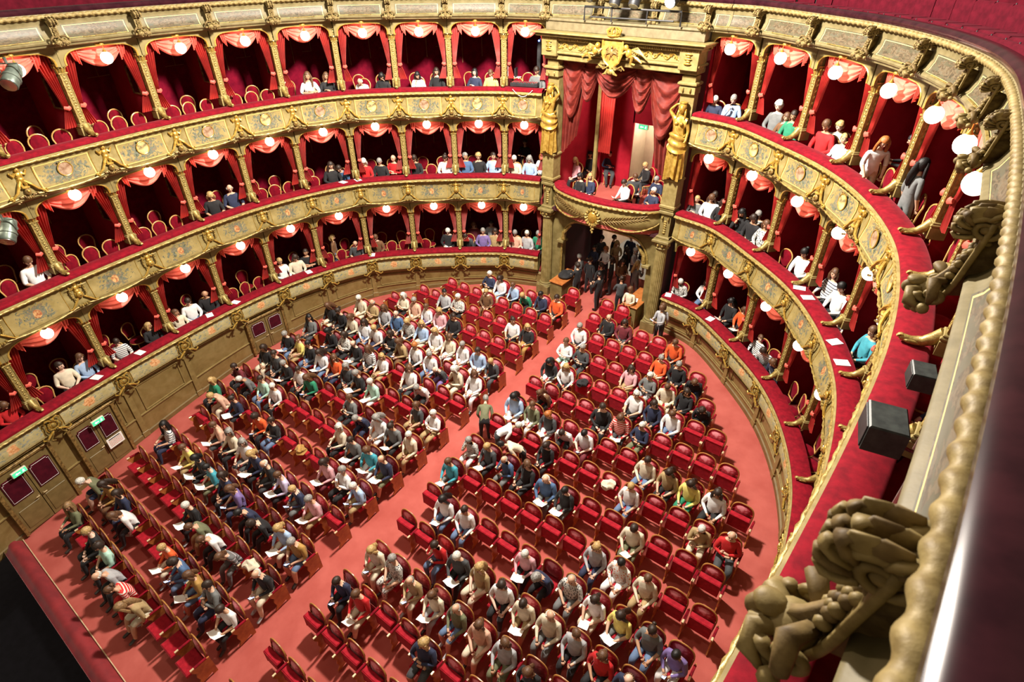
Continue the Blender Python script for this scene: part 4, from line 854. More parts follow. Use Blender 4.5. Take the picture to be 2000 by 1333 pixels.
def make_body(kind):
    sit = kind not in ('stand', 'hold', 'bend', 'reach')
    J = {}
    def S(n, x, y, z, r): J[n] = [Vector((x, y, z)), r]
    if sit:
        hz = .50
        S('pel', 0, .0, hz, .135); S('bel', 0, .02, hz + .17, .145); S('che', 0, .0, hz + .36, .15); S('nec', 0, -.005, hz + .545, .052); S('hd', 0, .015, hz + .62, .045)
        for q, s in (('l', -1), ('r', 1)):
            S('sh' + q, s * .165, -.01, hz + .46, .072); S('hi' + q, s * .095, .08, hz, .105); S('kn' + q, s * .12, .44, hz + .01, .075)
            c = .05 if kind in ('read', 'cross') else 0
            S('an' + q, s * (.12 - c), .44 + (.08 if kind == 'lean' else -.04 * s), .10, .042); S('to' + q, s * (.13 - c), .60 + (.08 if kind == 'lean' else -.04 * s), .05, .036)
    else:
        hz = .93
        S('pel', 0, 0, hz, .125); S('bel', 0, .0, hz + .17, .115); S('che', 0, .0, hz + .36, .13); S('nec', 0, .0, hz + .545, .05); S('hd', 0, .015, hz + .62, .044)
        for q, s in (('l', -1), ('r', 1)):
            S('sh' + q, s * .165, 0, hz + .46, .06); S('hi' + q, s * .09, 0, hz - .08, .09); S('kn' + q, s * .10, .02 + .03 * s, .5, .062)
            S('an' + q, s * .11, .04 * s, .09, .042); S('to' + q, s * .13, .15 + .04 * s, .045, .036)
    def arm(q, e, w, h):
        s = -1 if q == 'l' else 1
        S('el' + q, s * e[0], e[1], hz + e[2], .050); S('wr' + q, s * w[0], w[1], hz + w[2], .027); S('ha' + q, s * h[0], h[1], hz + h[2], .032)
    if kind in ('read', 'turn'):
        for q in 'lr': arm(q, (.235, .09, .22), (.12, .31, .19), (.075, .38, .17))
    elif kind == 'lap':
        arm('l', (.245, .06, .20), (.16, .29, .13), (.13, .37, .10)); arm('r', (.245, .08, .21), (.05, .28, .15), (-.02, .33, .13))
    elif kind == 'phone':
        arm('l', (.235, .09, .22), (.06, .30, .20), (.02, .37, .19)); arm('r', (.235, .1, .22), (.10, .29, .25), (.05, .35, .27))
    elif kind == 'cross':
        arm('l', (.25, .10, .24), (.03, .22, .28), (-.07, .21, .31)); arm('r', (.25, .10, .24), (.03, .26, .24), (-.08, .25, .25))
    elif kind == 'chin':
        arm('l', (.245, .10, .22), (.02, .27, .21), (-.06, .27, .22)); arm('r', (.20, .19, .24), (.07, .22, .46), (.04, .17, .54))
    elif kind == 'lean':
        for q in 'lr': arm(q, (.22, .13, .20), (.14, .33, .05), (.08, .38, -.02))
    elif kind == 'stand':
        for q in 'lr': arm(q, (.22, -.02, .19), (.22, .06, -.05), (.21, .09, -.13))
    elif kind in ('hold', 'reach', 'bend'):
        for q in 'lr': arm(q, (.22, .06, .20), (.13, .26, .20), (.08, .33, .23))
        if kind == 'reach': arm('r', (.23, .10, .22), (.20, .34, .10), (.20, .42, .06)); arm('l', (.22, .02, .19), (.2, .14, -.02), (.19, .18, -.1))
        if kind == 'bend':
            for q in 'lr': arm(q, (.22, .14, .22), (.16, .36, .16), (.12, .42, .12))
    lean = {'lean': 34, 'bend': 62, 'read': 9, 'phone': 12, 'lap': 3, 'chin': 14, 'reach': 16}.get(kind, 0)
    R = Matrix.Rotation(-radians(lean), 4, 'X'); piv = Vector((0, 0, hz))
    T = lambda v: piv + (R @ (v - piv))
    for n in J:
        if n[:2] in ('be', 'ch', 'ne', 'hd', 'sh', 'el', 'wr', 'ha'): J[n][0] = T(J[n][0])
    if kind in ('read', 'phone', 'chin', 'lap'): pass
    Eg = [(a, b) for a, b, _ in SEG]
    me = skin_body(J, Eg, 'pel')
    bm = bmesh.new(); bm.from_mesh(me)
    for f in bm.faces:
        c = f.calc_center_median(); best = 9; mi = 1
        for a, b, k in SEG:
            A, B = J[a][0], J[b][0]; d = B - A; t = max(0, min(1, (c - A).dot(d) / d.dot(d))); dist = (c - A - d * t).length / (.6 + (J[a][1] * (1 - t) + J[b][1] * t) * 6)
            if dist < best:
                best = dist; mi = k
                if b == 'hd' or (a == 'che' and b == 'nec' and t > .85): mi = 0
                if b[:2] == 'wr' and t < .25: mi = 1
        f.material_index = mi; f.smooth = True
    bm.to_mesh(me); bm.free()
    # head and fingers
    yaw = {'turn': 42, 'cross': -12, 'lap': 10}.get(kind, 0); pit = {'read': 30, 'phone': 34, 'lean': 8, 'chin': 16, 'turn': 4, 'lap': 14, 'hold': 24, 'bend': -10, 'reach': 18, 'stand': 6, 'cross': 5}[kind]
    hdm = Matrix.Translation(J['hd'][0] + (R @ Vector((0, .01, .085)))) @ Matrix.Rotation(radians(yaw), 4, 'Z') @ Matrix.Rotation(-radians(pit + lean * .75), 4, 'X')
    m = MB()
    def hf(p):
        x, y, z = p
        if z < -.1: k = 1 - .30 * min(1, (-z - .1)) ; x *= k; y = y * (k if y < 0 else .5 + .5 * k)
        return (x, y + (.06 if z < -.5 and y > 0 else 0), z)
    m.ell((0, 0, 0), (.076, .094, .115), 0, 12, 9, hdm, hf)
    m.ell((0, .096, -.014), (.013, .018, .022), 0, 6, 4, hdm)
    for s in (-1, 1):
        m.ell((s * .031, .086, .012), (.012, .007, .007), 6, 6, 4, hdm); m.ell((s * .032, .088, .030), (.018, .006, .005), 6, 6, 3, hdm)
        m.ell((s * .078, -.005, -.005), (.01, .02, .028), 0, 6, 4, hdm)
    m.ell((0, .084, -.055), (.021, .008, .007), 7, 6, 4, hdm)
    for q, s in (('l', -1), ('r', 1)):
        H = J['ha' + q][0]; d = (H - J['wr' + q][0]).normalized(); side = d.cross(Vector((0, 0, 1))).normalized(); nn = side.cross(d).normalized()
        for k in range(4):
            L_ = (.050, .058, .055, .044)[k]; o_ = H + side * (k - 1.5) * .016 + d * .012
            m.tube([o_, o_ + d * L_ * .55 - nn * .004, o_ + d * L_ * .9 - nn * .022], [.0085, .008, .006], 0, 5)
        o_ = H - side * s * .03 - d * .01; m.tube([o_, o_ - side * s * .018 + d * .02, o_ - side * s * .012 + d * .045 - nn * .006], [.010, .009, .007], 0, 5)
    he = bpy.data.meshes.new('h'); he.from_pydata(m.v, [], m.f); he.polygons.foreach_set('material_index', m.m); he.polygons.foreach_set('use_smooth', [True] * len(m.f))
    bm = bmesh.new(); bm.from_mesh(me); bm.from_mesh(he); bm.to_mesh(me); bm.free(); bpy.data.meshes.remove(he)
    me.name = 'person_body'; ix = [q.material_index for q in me.polygons]; me.materials.clear()
    for i in range(8): me.materials.append(None)
    me.polygons.foreach_set('material_index', ix)
    return me, hdm, (J['hal'][0] + J['har'][0]) / 2
BODY = {k: make_body(k) for k in ('read', 'turn', 'lap', 'phone', 'cross', 'chin', 'lean', 'stand', 'hold', 'bend', 'reach')}
def make_hair(st):
    m = MB(); rn = random.Random(ord(st[0]))
    def cap(rx, ry, rz, low, front=.35, back=1.0, rough=0., nu=14, nv=10):
        vs = []; 
        def fn(p):
            x, y, z = p; k = 1 + rough * (rn.random() - .5)
            if z < 0 and y < .3: z *= low
            return (x * k, y * k - .12 * (1 if y < 0 else .4), z * k + .08)
        n0 = len(m.v); f0 = len(m.f); m.ell((0, 0, .012), (rx, ry, rz), 0, nu, nv, None, fn)
        keep = []; km = []
        for f in m.f[f0:]:
            c = sum((Vector(m.v[i]) for i in f), Vector()) / len(f)
            if c.y > .028 and c.z < .052: continue
            if c.z < -.03 and c.y > -.01 and st not in 'ml': continue
            keep.append(f); km.append(0)
        m.f[f0:] = keep; m.m[f0:] = km
    if st == 's': cap(.086, .106, .122, .75)
    elif st == 'c': cap(.102, .118, .135, .95, rough=.16); 
    elif st == 'm':
        cap(.094, .110, .124, 1.25)
        for s in (-1, 1):
            m.tube([(s*.070, .02, .06), (s*.092, .02, -.02), (s*.090, .02, -.11), (s*.07, .03, -.14)], [.028, .032, .03, .012], 0, 7)
        m.tube([(0, -.08, .02), (0, -.095, -.08), (0, -.085, -.16)], [.07, .078, .045], 0, 9, flat=.6)
    elif st == 'l':
        cap(.093, .110, .124, 1.2)
        for s in (-1, 1):
            m.tube([(s*.070, .02, .06), (s*.094, .02, -.03), (s*.10, .035, -.16), (s*.095, .06, -.30), (s*.08, .07, -.36)], [.028, .034, .034, .03, .01], 0, 7)
        m.tube([(0, -.08, .04), (0, -.10, -.08), (0, -.12, -.22), (0, -.12, -.36), (.01, -.11, -.42)], [.07, .085, .085, .06, .02], 0, 10, flat=.55)
    elif st == 'u': cap(.086, .104, .120, .75); m.ell((0, -.125, .05), (.045, .042, .045), 0, 8, 6)
    elif st == 'b':
        for k in range(9):
            a = radians(-205 + 25 + k * 22.5 + 0); m.ell((.074 * cos(a), .085 * sin(a) - .004, -.005), (.024, .026, .035), 0, 6, 4)
    return m.mesh('hair', [], True, 1)
HMESH = {k: make_hair(k) for k in 'scmlub'}
HN = dict(s='short %s hair', c='curly %s hair', m='bobbed %s hair', l='long %s hair', u='tied-up %s hair', b='bald with %s sides')
PH = MB().bbox((0, 0, 0), (.075, .15, .009), .002, 0).box((0, 0, .0055), (.066, .138, .002), 1).mesh('phone', [BLACK, SCREEN], False)
_m = MB()
for s_ in (-1, 1): _m.grid(lambda u, v: (s_ * u * .15, (v - .5) * .25, .004 + .05 * u * (1 - .4 * u) if s_ > 0 else .004 + .04 * u), 5, 2)
PROG = _m.mesh('programme', [PAPER])
_m = MB().bbox((0, 0, 0), (.21, .28, .008), .002); PROG2 = _m.mesh('programme', [PAPER], False)
rp = random.Random(11)
PCOUNT = {}
def person(code, loc, rz, where, scale=1., pose=None, stand=False, group=None):
    hs, hc, top, leg, fl = code[0], code[1], code[2], code[3], code[4:]
    if pose is None:
        if stand: pose = rp.choice(['stand', 'hold', 'hold'])
        elif 'e' in fl: pose = 'lean'
        elif 'f' in fl: pose = 'phone'
        elif 'p' in fl: pose = 'read'
        elif 'x' in fl: pose = rp.choice(['cross', 'chin', 'cross'])
        else: pose = rp.choice(['lap', 'lap', 'turn', 'read'])
    me, hm, hand = BODY[pose]
    sk = SKIN[rp.choice([0, 0, 2, 1])]
    s3 = Vector((scale * rp.uniform(1.04, 1.16), scale * 1.04, scale))
    o = obj('person', me, None, loc, rz, s3)
    short = 't' in fl
    mats = [sk, CLOTH[top], sk if short else CLOTH[top], CLOTH[leg], CLOTH[leg] if rp.random() < .85 else sk, SHOE if rp.random() < .7 else CLOTH['A'], EYE, LIP]
    if group and 'boxes' in group: o.scale.y *= .82
    for i, mt in enumerate(mats): o.material_slots[i].link = 'OBJECT'; o.material_slots[i].material = mt
    lab = 'person, %s, %s top, %s' % (HN[hs] % HC[hc][1], CC[top][1], where)
    tag(o, lab, 'person', group)
    h = part('hair', HMESH[hs], o); h.matrix_local = hm; h.material_slots[0].link = 'OBJECT'; h.material_slots[0].material = HAIR[hc]
    Mw = Matrix.Translation(loc) @ Matrix.Rotation(rz, 4, 'Z') @ Matrix.Diagonal((*s3, 1))
    if 'p' in fl or 'f' in fl:
        hp = Mw @ (hand + Vector((0, .06, .035 if 'p' in fl else .04)))
        if 'p' in fl:
            g = obj('programme', rp.choice([PROG, PROG2]), None, hp); g.rotation_euler = (radians(rp.uniform(12, 35)), 0, rz + rp.uniform(-.3, .3))
            tag(g, 'white programme held by the person %s' % where, 'programme', 'programmes')
        else:
            g = obj('phone', PH, None, hp); g.rotation_euler = (radians(35), 0, rz + rp.uniform(-.3, .3))
            tag(g, 'lit phone held by the person %s' % where, 'phone', 'phones')
    return o
# ------------------------------------------------------------------ stalls seats
def make_seat():
    P_ = {}
    def out(s=1., n=18):     # outline of the rounded back in xz, z up
        pts = []
        for k in range(n + 1):
            a = pi * k / n; ca, sa = cos(a), sin(a); pts.append((.255 * s * (abs(ca) ** .75) * (1 if ca > 0 else -1), .70 + .275 * s * sa ** .8))
        return pts
    rim = [(-.235, .0, .36), (-.25, -.01, .55)] + [(x, -.03 - .07 * (z - .55), z) for x, z in reversed(out(1.02))] + [(.25, -.01, .55), (.235, .0, .36)]
    m = MB().tube(rim, .017, 0, 6)
    m.box((0, -.04, .56), (.48, .03, .36), 1)
    m.poly([(x * .96, z) for x, z in out(1.0)] , .03, 1, Matrix.Translation((0, -.075, 0)))
    P_['back_frame'] = m.mesh('back_frame', [SWOOD, SEATV])
    def bf(u, v):
        a = 2 * pi * u; r = v; ca, sa = cos(a), sin(a); x = .215 * r * abs(ca) ** .7 * (1 if ca > 0 else -1); z = .70 + .235 * r * abs(sa) ** .8 * (1 if sa > 0 else -1)
        return (x, -.035 - .07 * (z - .55) + .05 * (1 - r ** 3), z)
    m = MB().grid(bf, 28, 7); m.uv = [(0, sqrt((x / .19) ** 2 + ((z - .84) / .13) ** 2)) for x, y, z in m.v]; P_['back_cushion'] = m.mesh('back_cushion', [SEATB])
    m = MB()
    for s_ in (-1, 1):
        m.poly([(-.16, .0), (-.10, .05), (-.12, .30), (-.04, .42), (-.02, .52), (.0, .60), (.05, .60), (.04, .30), (.10, .0)], .025, 0, Matrix.Translation((s_ * .30 + (.0125 if s_ > 0 else -.0125), -.08, 0)) @ Matrix.Rotation(-pi / 2, 4, 'Z'))
    P_['side_panel'] = m
    return P_
def side_mesh():
    m = MB(); M = Matrix.Rotation(pi / 2, 4, 'Z')   # polygon x -> y forward
    m.poly([(-.08, .0), (.02, .0), (.03, .10), (.20, .03), (.30, .0), (.33, .02), (.26, .14), (.30, .30), (.27, .42), (.33, .52), (.35, .585), (.30, .60), (-.06, .61), (-.07, .40)], .028, 0, Matrix.Translation((.014, 0, 0)) @ M)
    return m.mesh('side_frame', [OWOOD], False)
def arm_mesh():
    m = MB().bbox((0, .13, .625), (.055, .27, .04), .012, 0); m.bbox((0, .30, .622), (.045, .09, .035), .008, 1)
    return m.mesh('armrest', [VELVET, BRASS])
SP = make_seat(); SIDE = side_mesh(); ARMM = arm_mesh()
_m = MB().bbox((0, .095, .50), (.49, .15, .41), .02, 0, None); _m.tube([(-.23, .172, .31), (-.23, .172, .70), (.23, .172, .70), (.23, .172, .31)], .006, 0, 4)
SEAT_UP = _m.mesh('tip_up_seat', [SEATV])
_m = MB().bbox((0, .22, .41), (.47, .44, .12), .025); SEAT_DN = _m.mesh('tip_up_seat', [SEATV])
NLR = [10, 11, 11, 11, 11, 12, 12, 12, 12, 12, 12, 11, 10, 9, 8, 6, 1]
XRR = [(1.05, 1.05, 1), (1.05, 2.33, 3), (1.13, 3.69, 5), (1.12, 4.96, 7), (1.18, 6.3, 9), (1.08, 7.32, 11), (1.05, 7.87, 12), (1.0, 7.95, 12), (.92, 7.75, 12), (.93, 7.78, 12), (.98, 7.72, 12), (.91, 7.02, 11), (.92, 6.33, 10), (.9, 5.64, 9), (.86, 4.98, 8), (.76, 3.86, 6), (.75, 1.37, 2)]
occ = {}
for e in STALLS: occ[('LR'[e[0]], e[1], e[2])] = dec(e[3:])
def seat_xy(b, i, j):
    y = .86 + .96 * i
    if b == 'L': return -(.45 + .017 * i) - .637 * j, y
    a, e, n = XRR[i]; return (a + (e - a) * j / max(1, n - 1)), y
seat0 = {}
for b in 'LR':
    for i in range(17):
        n = NLR[i] if b == 'L' else XRR[i][2]
        for j in range(n):
            x, y = seat_xy(b, i, j); code = occ.get((b, i, j))
            down = code is not None or (b == 'L' and (i, j) in ((2, 6), (2, 7), (2, 8), (2, 9), (2, 10), (0, 8), (0, 0), (0, 1), (0, 2), (1, 5), (1, 6)))
            where = 'stalls %s, row %s from pit, seat %s from aisle' % ('left' if b == 'L' else 'right', NUM[i + 1], NUM[j + 1])
            lab = '%s red velvet seat, %s' % ('occupied' if code else 'empty', where)
            L = (x, y, .09 * y); key = (down, j == n - 1)
            if key not in seat0:
                t = thing('stalls_seat', lab, 'seat', L, pi, 'red velvet seats of the stalls'); seat0[key] = t
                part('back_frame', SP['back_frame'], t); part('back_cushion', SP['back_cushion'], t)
                part('tip_up_seat', SEAT_DN if down else SEAT_UP, t)
                # one armrest between neighbours, a second one at the wall end
                sx = (.318,) if b == 'X' else ((.318, -.318) if j == n - 1 else (.318,))
                for s_ in ((.318, -.318) if key[1] else (.318,)):
                    part('armrest', ARMM, t, (s_, 0, 0)); part('side_frame', SIDE, t, (s_, 0, 0))
            else: t = copy_thing(seat0[key], L, pi, lab)
            if b == 'L' :
                # mirror so that the shared armrest lies towards the aisle
                t.scale.x = -1
            if code:
                ph = 'stalls %s, row %s, seat %s from aisle' % ('left' if b == 'L' else 'right', NUM[i + 1], NUM[j + 1])
                person(code, (x + rp.uniform(-.02, .02), y - .13, .09 * y - .035), pi + rp.uniform(-.22, .22), ph, rp.uniform(.95, 1.04), group='audience seated in the stalls')
# ------------------------------------------------------------------ box chairs and people in the boxes
def make_chair():
    P_ = {}
    q = [(.17 * cos(a) * (1.0 if a < 9 else 1), 0, 0) for a in (0,)]
    rim = [(-.14, -.01, .50), (-.165, -.02, .66), (-.20, -.035, .80)] + [(-.20 * cos(pi * k / 10), -.045, .83 + .19 * sin(pi * k / 10)) for k in range(11)] + [(.20, -.035, .80), (.165, -.02, .66), (.14, -.01, .50), (-.14, -.01, .50)]
    P_['back_frame'] = MB().tube(rim, .019, 0, 7).mesh('back_frame', [CWOOD])
    def bf(u, v):
        a = 2 * pi * u; x = .175 * v * cos(a); z = .77 + .235 * v * sin(a)
        return (x * (1 + .5 * min(0, z - .77)), -.032 + .03 * (1 - v * v), z)
    m = MB().grid(bf, 20, 4); m.add([p if i else p for i, p in enumerate([(a[0], a[1] - .03, a[2]) for a in m.v])], list(m.f)); P_['back_pad'] = m.mesh('back_pad', [CHV])
    P_['seat'] = MB().ell((0, .21, .45), (.235, .235, .055), 0, 16, 6).tube([(.23 * cos(2*pi*k/16), .21 + .23 * sin(2*pi*k/16), .425) for k in range(17)], .02, 1, 6, False).mesh('seat', [CHV, CWOOD])
    P_['legs'] = [MB().tube([(a, b, .42), (a * 1.05, b + (.02 if b > .2 else -.03), .2), (a * 1.1, b + (.03 if b > .2 else -.06), 0)], [.022, .017, .012], 0, 6).mesh('leg', [CWOOD]) for a in (-.17, .17) for b in (.06, .38)]
    return P_
CHV = noisy('box_chair_red_velvet', (.13, .002, .010), (.21, .004, .014), 8, .85, sheen=.3, spec=.1, st=(1, .2, .3))
CWOOD = noisy('honey_coloured_chair_wood', (.42, .22, .06), (.62, .38, .13), 7, .35)
CP = make_chair(); chair0 = None; CN = 0
def chair(loc, rz, lab):
    global chair0
    if chair0 is None:
        chair0 = thing('box_chair', lab, 'chair', loc, rz, 'upholstered chairs in the boxes')
        for nm in ('back_frame', 'back_pad', 'seat'): part(nm, CP[nm], chair0)
        for l_ in CP['legs']: part('leg', l_, chair0)
        return chair0
    return copy_thing(chair0, loc, rz, lab)
def nearest_u(P, x, y):
    best = (9, 0)
    for k in range(0, P.n * 20):
        d = (P.pt(k / 20) - Vector((x, y))).length
        if d < best[0]: best = (d, k / 20)
    return best[1]
boxocc = {}; cnt = {}
def in_box(T, sd, x, y, h, code, pose=None, stand=False, fac=.35):
    P = PATH[sd]; u = nearest_u(P, x, y); p, xx, n = P.fr(u); d = min((Vector((x, y)) - p).dot(n), -.32 if stand else -.60)
    k = int(u); uf = min(max(u - k, .2), .8)
    fz = RAIL[T] - .78
    for _try in range(12):
        P2, xx, n = P.fr(k + uf, d); near = [o for o in boxocc.get((T, sd), []) if (P2 - o).length < .46]
        if not near: break
        uf2 = uf + (.06 if (P2 - near[0]).dot((P.pt(k + 1) - P.pt(k))) >= 0 else -.06)
        if .16 < uf2 < .84: uf = uf2
        else: d -= .12
    key = (T, sd, k); cnt[key] = cnt.get(key, 0) + 1
    rz = atan2(xx.y, xx.x) + (fac if sd > 0 else -fac) * rp.uniform(.2, 1.2)
    wh = '%s box %s, %s balcony' % (ORD[k + 1], SN[sd], TN[T]) if cnt[key] == 1 else '%s box %s, %s balcony, place %s' % (ORD[k + 1], SN[sd], TN[T], NUM[cnt[key]])
    if stand: person(code, (P2.x, P2.y, fz), rz, 'standing ' + wh, .93, pose, True); return
    sc = min(1.08, max(.92, (h + .78) / 1.19)); 
    person(code, (P2.x, P2.y, fz), rz, wh, sc, pose, group='audience in the boxes')
    q = P2 - n * .16; chair((q.x, q.y, fz), rz, 'wooden chair under the person %s' % wh); boxocc.setdefault((T, sd), []).append(P2)
for e in BOXES: in_box(*e[:5], dec(e[5:]))
in_box(3, 1, 7.55, 13.9, 0, 'lrWCt', 'reach', True, 1.2); in_box(3, 1, 8.1, 14.1, 0, 'ukKK', 'hold', True, -2.)
in_box(3, 1, 8.4, 12.45, 0, 'lkGGt', 'stand', True, 3.0); in_box(2, -1, -4.4, 18.2, 0, 'sdKK', 'hold', True); in_box(1, -1, -9.15, 12.0, 0, 'myHJ', 'stand', True, -3.)
in_box(3, 1, 9.45, 6.2, .3, 'sgNKp', 'read')
for T in (3, 2, 1):
    for sd in (-1, 1):
        P = PATH[sd]; fz = RAIL[T] - .78
        for k in range(min(RNG[(T, sd)], 9 if T == 3 else 11)):
            row = [(.24, -.55), (.5, -.58), (.76, -.55), (.30, -1.5), (.68, -1.55)]
            for q, (uf, d) in enumerate(row):
                if q >= 3 and (sd > 0 or k > 9): continue
                p, x, n = P.fr(k + uf, d)
                if any((p - o).length < .52 for o in boxocc.get((T, sd), [])): continue
                chair((p.x, p.y, fz), atan2(x.y, x.x) + rp.uniform(-.25, .25), 'empty %s chair, %s box on the %s, %s balcony' % (('first front', 'middle front', 'third front', 'first rear', 'second rear')[q], ORD[k + 1], SN[sd], TN[T]))
# ------------------------------------------------------------------ central bay: doorway, royal box, canopy
XL, XR_, YC = -2.36, 2.22, 16.85
XM = (XL + XR_) / 2
def fluted(n_, r, z0, z1, c):
    m = MB(); K = 40; vs = []
    for z, k in ((z0, 1.03), ((z0 + z1) / 2, 1.0), (z1, .9)):
        for i in range(K):
            a = 2 * pi * i / K; rr = r * k * (1 if i % 2 else .91); vs.append((c[0] + rr * cos(a), c[1] + rr * sin(a), z))
    m.add(vs, [(j * K + i, j * K + (i + 1) % K, (j + 1) * K + (i + 1) % K, (j + 1) * K + i) for j in range(2) for i in range(K)]); return m
for sx, X in (('left', XL), ('right', XR_)):
    t = thing('giant_pilaster', 'tall gilded column and pilaster on the %s of the central doorway and box' % sx, 'pilaster', (X, YC, 0), 0)
    f0 = .09 * (YC - .2)
    part('column_shaft', fluted(0, .20, f0 + .45, 4.75, (0, -.05)).mesh('column_shaft', [CREAM], False), t)
    m = MB().bbox((0, -.05, f0 + .17), (.54, .54, .42), .02); m.lathe([(.27, 0), (.28, .04), (.24, .08), (.25, .12), (.21, .15)], 0, 20, (0, -.05, f0 + .36)); part('column_base', m.mesh('column_base', [STONE]), t)
    m = MB().lathe([(.19, 4.72), (.23, 4.76), (.20, 4.80), (.22, 4.84), (.27, 4.95)], 0, 20, (0, -.05, 0)); m.bbox((0, -.05, 5.02), (.58, .56, .12), .03)
    for k in range(10): a = 2 * pi * k / 10; m.ell((.235 * cos(a), -.05 + .235 * sin(a), 4.88), (.04, .04, .06), 1, 6, 4)
    part('column_capital', m.mesh('column_capital', [STONE, GOLD]), t)
    m = MB().bbox((0, .06, 5.52), (.34, .36, .95), .02); m.bbox((0, .03, 5.98), (.50, .46, .12), .03); m.bbox((0, .03, 5.12), (.46, .44, .10), .03)
    for q in (-1, 1): m.scroll((q * .10, -.15, 5.78), .07, 1.2, 1.4, 1, .022, None, 1, 14, 5)
    for k in range(6): m.ell((0, -.135, 5.30 + k * .075), (.06, .03, .045), 1, 7, 4)
    part('lower_pier', m.mesh('lower_pier', [STONE, GOLD]), t)
    m = MB().bbox((0, .05, 6.55), (.46, .46, 1.02), .03); m.bbox((0, .04, 6.18), (.52, .50, .12), .03); m.bbox((0, .04, 7.04), (.54, .52, .10), .03)
    part('statue_pedestal', m.mesh('statue_pedestal', [CREAM]), t)
    m = MB().bbox((0, .16, 8.3), (.42, .30, 2.5), .02); m.bbox((0, .10, 9.62), (.48, .42, .22), .03); m.bbox((0, .08, 9.80), (.56, .50, .10), .03)
    for q in (-1, 1): m.scroll((q * .11, -.10, 9.62), .08, 1.1, 1.5, 1, .022, None, 1, 14, 5)
    m.bbox((0, .1, 9.92), (.40, .36, .18), .02)
    part('upper_pier', m.mesh('upper_pier', [CREAM, GOLD]), t)
    # gilded caryatid standing on the pedestal
    cx = X; sg = -1 if sx == 'left' else 1
    c = thing('caryatid', 'gilded female caryatid statue with one raised arm, %s of the royal box' % sx, 'statue', (cx, YC - .17, 7.09), pi, None, (1.24, 1.24, 1.24))
    J = {'pel': [Vector((0, 0, .98)), .125], 'bel': [Vector((.01, .01, 1.14)), .10], 'che': [Vector((0, .02, 1.34)), .125], 'nec': [Vector((0, .01, 1.50)), .048], 'hd': [Vector((0, .02, 1.58)), .045]}
    for q, s in (('l', -1), ('r', 1)):
        J['sh' + q] = [Vector((s * .15, .01, 1.43)), .055]; J['hi' + q] = [Vector((s * .08, 0, .86)), .095]; J['kn' + q] = [Vector((s * .07, .05 + .02 * s, .5)), .08]; J['an' + q] = [Vector((s * .06, .02, .09)), .06]; J['to' + q] = [Vector((s * .07, .14, .04)), .035]
    up = 'l' if sg > 0 else 'r'; dn = 'r' if up == 'l' else 'l'; su = -1 if up == 'l' else 1
    if sx == 'left': up, dn, su = 'l', 'r', -1
    else: up, dn, su = 'r', 'l', 1
    J['el' + up] = [Vector((su * .30, .02, 1.60)), .040]; J['wr' + up] = [Vector((su * .16, -.02, 1.74)), .028]; J['ha' + up] = [Vector((su * .08, -.03, 1.75)), .032]
    J['el' + dn] = [Vector((-su * .21, .0, 1.18)), .040]; J['wr' + dn] = [Vector((-su * .22, .10, .98)), .028]; J['ha' + dn] = [Vector((-su * .20, .15, .93)), .034]
    me = skin_body(J, [(a, b) for a, b, _ in SEG], 'pel'); bm = bmesh.new(); bm.from_mesh(me)
    m = MB(); m.ell((0, .04, 1.66), (.075, .09, .11), 0, 10, 8); m.ell((0, .13, 1.65), (.012, .016, .02), 0, 6, 4); m.ell((0, .0, 1.70), (.09, .10, .095), 0, 10, 6); m.ell((0, -.02, 1.79), (.10, .10, .03), 0, 10, 4)
    for s in (-1, 1): m.ell((s * .06, .115, 1.35), (.048, .045, .048), 0, 8, 6); m.tube([(s * .07, .0, 1.66), (s * .09, .03, 1.55), (s * .10, .06, 1.44)], [.03, .03, .015], 0, 6)
    he = bpy.data.meshes.new('h'); he.from_pydata(m.v, [], m.f); bm.from_mesh(he); bm.to_mesh(me); bm.free()
    me.polygons.foreach_set('use_smooth', [True] * len(me.polygons)); me.materials.clear(); me.materials.append(BGOLD)
    part('figure', me, c)
    def skirt(u, v):
        a = 2 * pi * u; r = .155 + .02 * v + .030 * sin(a * 9 + v * 3) * (.4 + v) + .02 * sin(a * 4 + 1)
        return (r * 1.12 * cos(a), r * .85 * sin(a) + .02, 1.06 - 1.02 * v - .05 * sin(a * 3) * v)
    m = MB().grid(skirt, 54, 12)
    def wrap(u, v):
        a = pi * 1.4 * u - .6; r = .185 + .02 * sin(v * 14) + .02 * v
        return (r * 1.1 * cos(a), r * .9 * sin(a) + .02, 1.08 - .38 * v * (.5 + .6 * sin(u * pi)) + .05 * sin(u * 5))
    m.grid(wrap, 30, 14); m.tube([(-.17, .05, 1.08), (0, .16, 1.02), (.17, .05, 1.10), (.12, -.1, 1.1), (-.12, -.1, 1.1), (-.17, .05, 1.08)], .028, 0, 6)
    m.tube([(su * .15, .03, 1.44), (0, .12, 1.22), (-su * .12, .08, 1.08)], [.03, .035, .03], 0, 6)
    part('drapery', m.mesh('drapery', [BGOLD]), c)
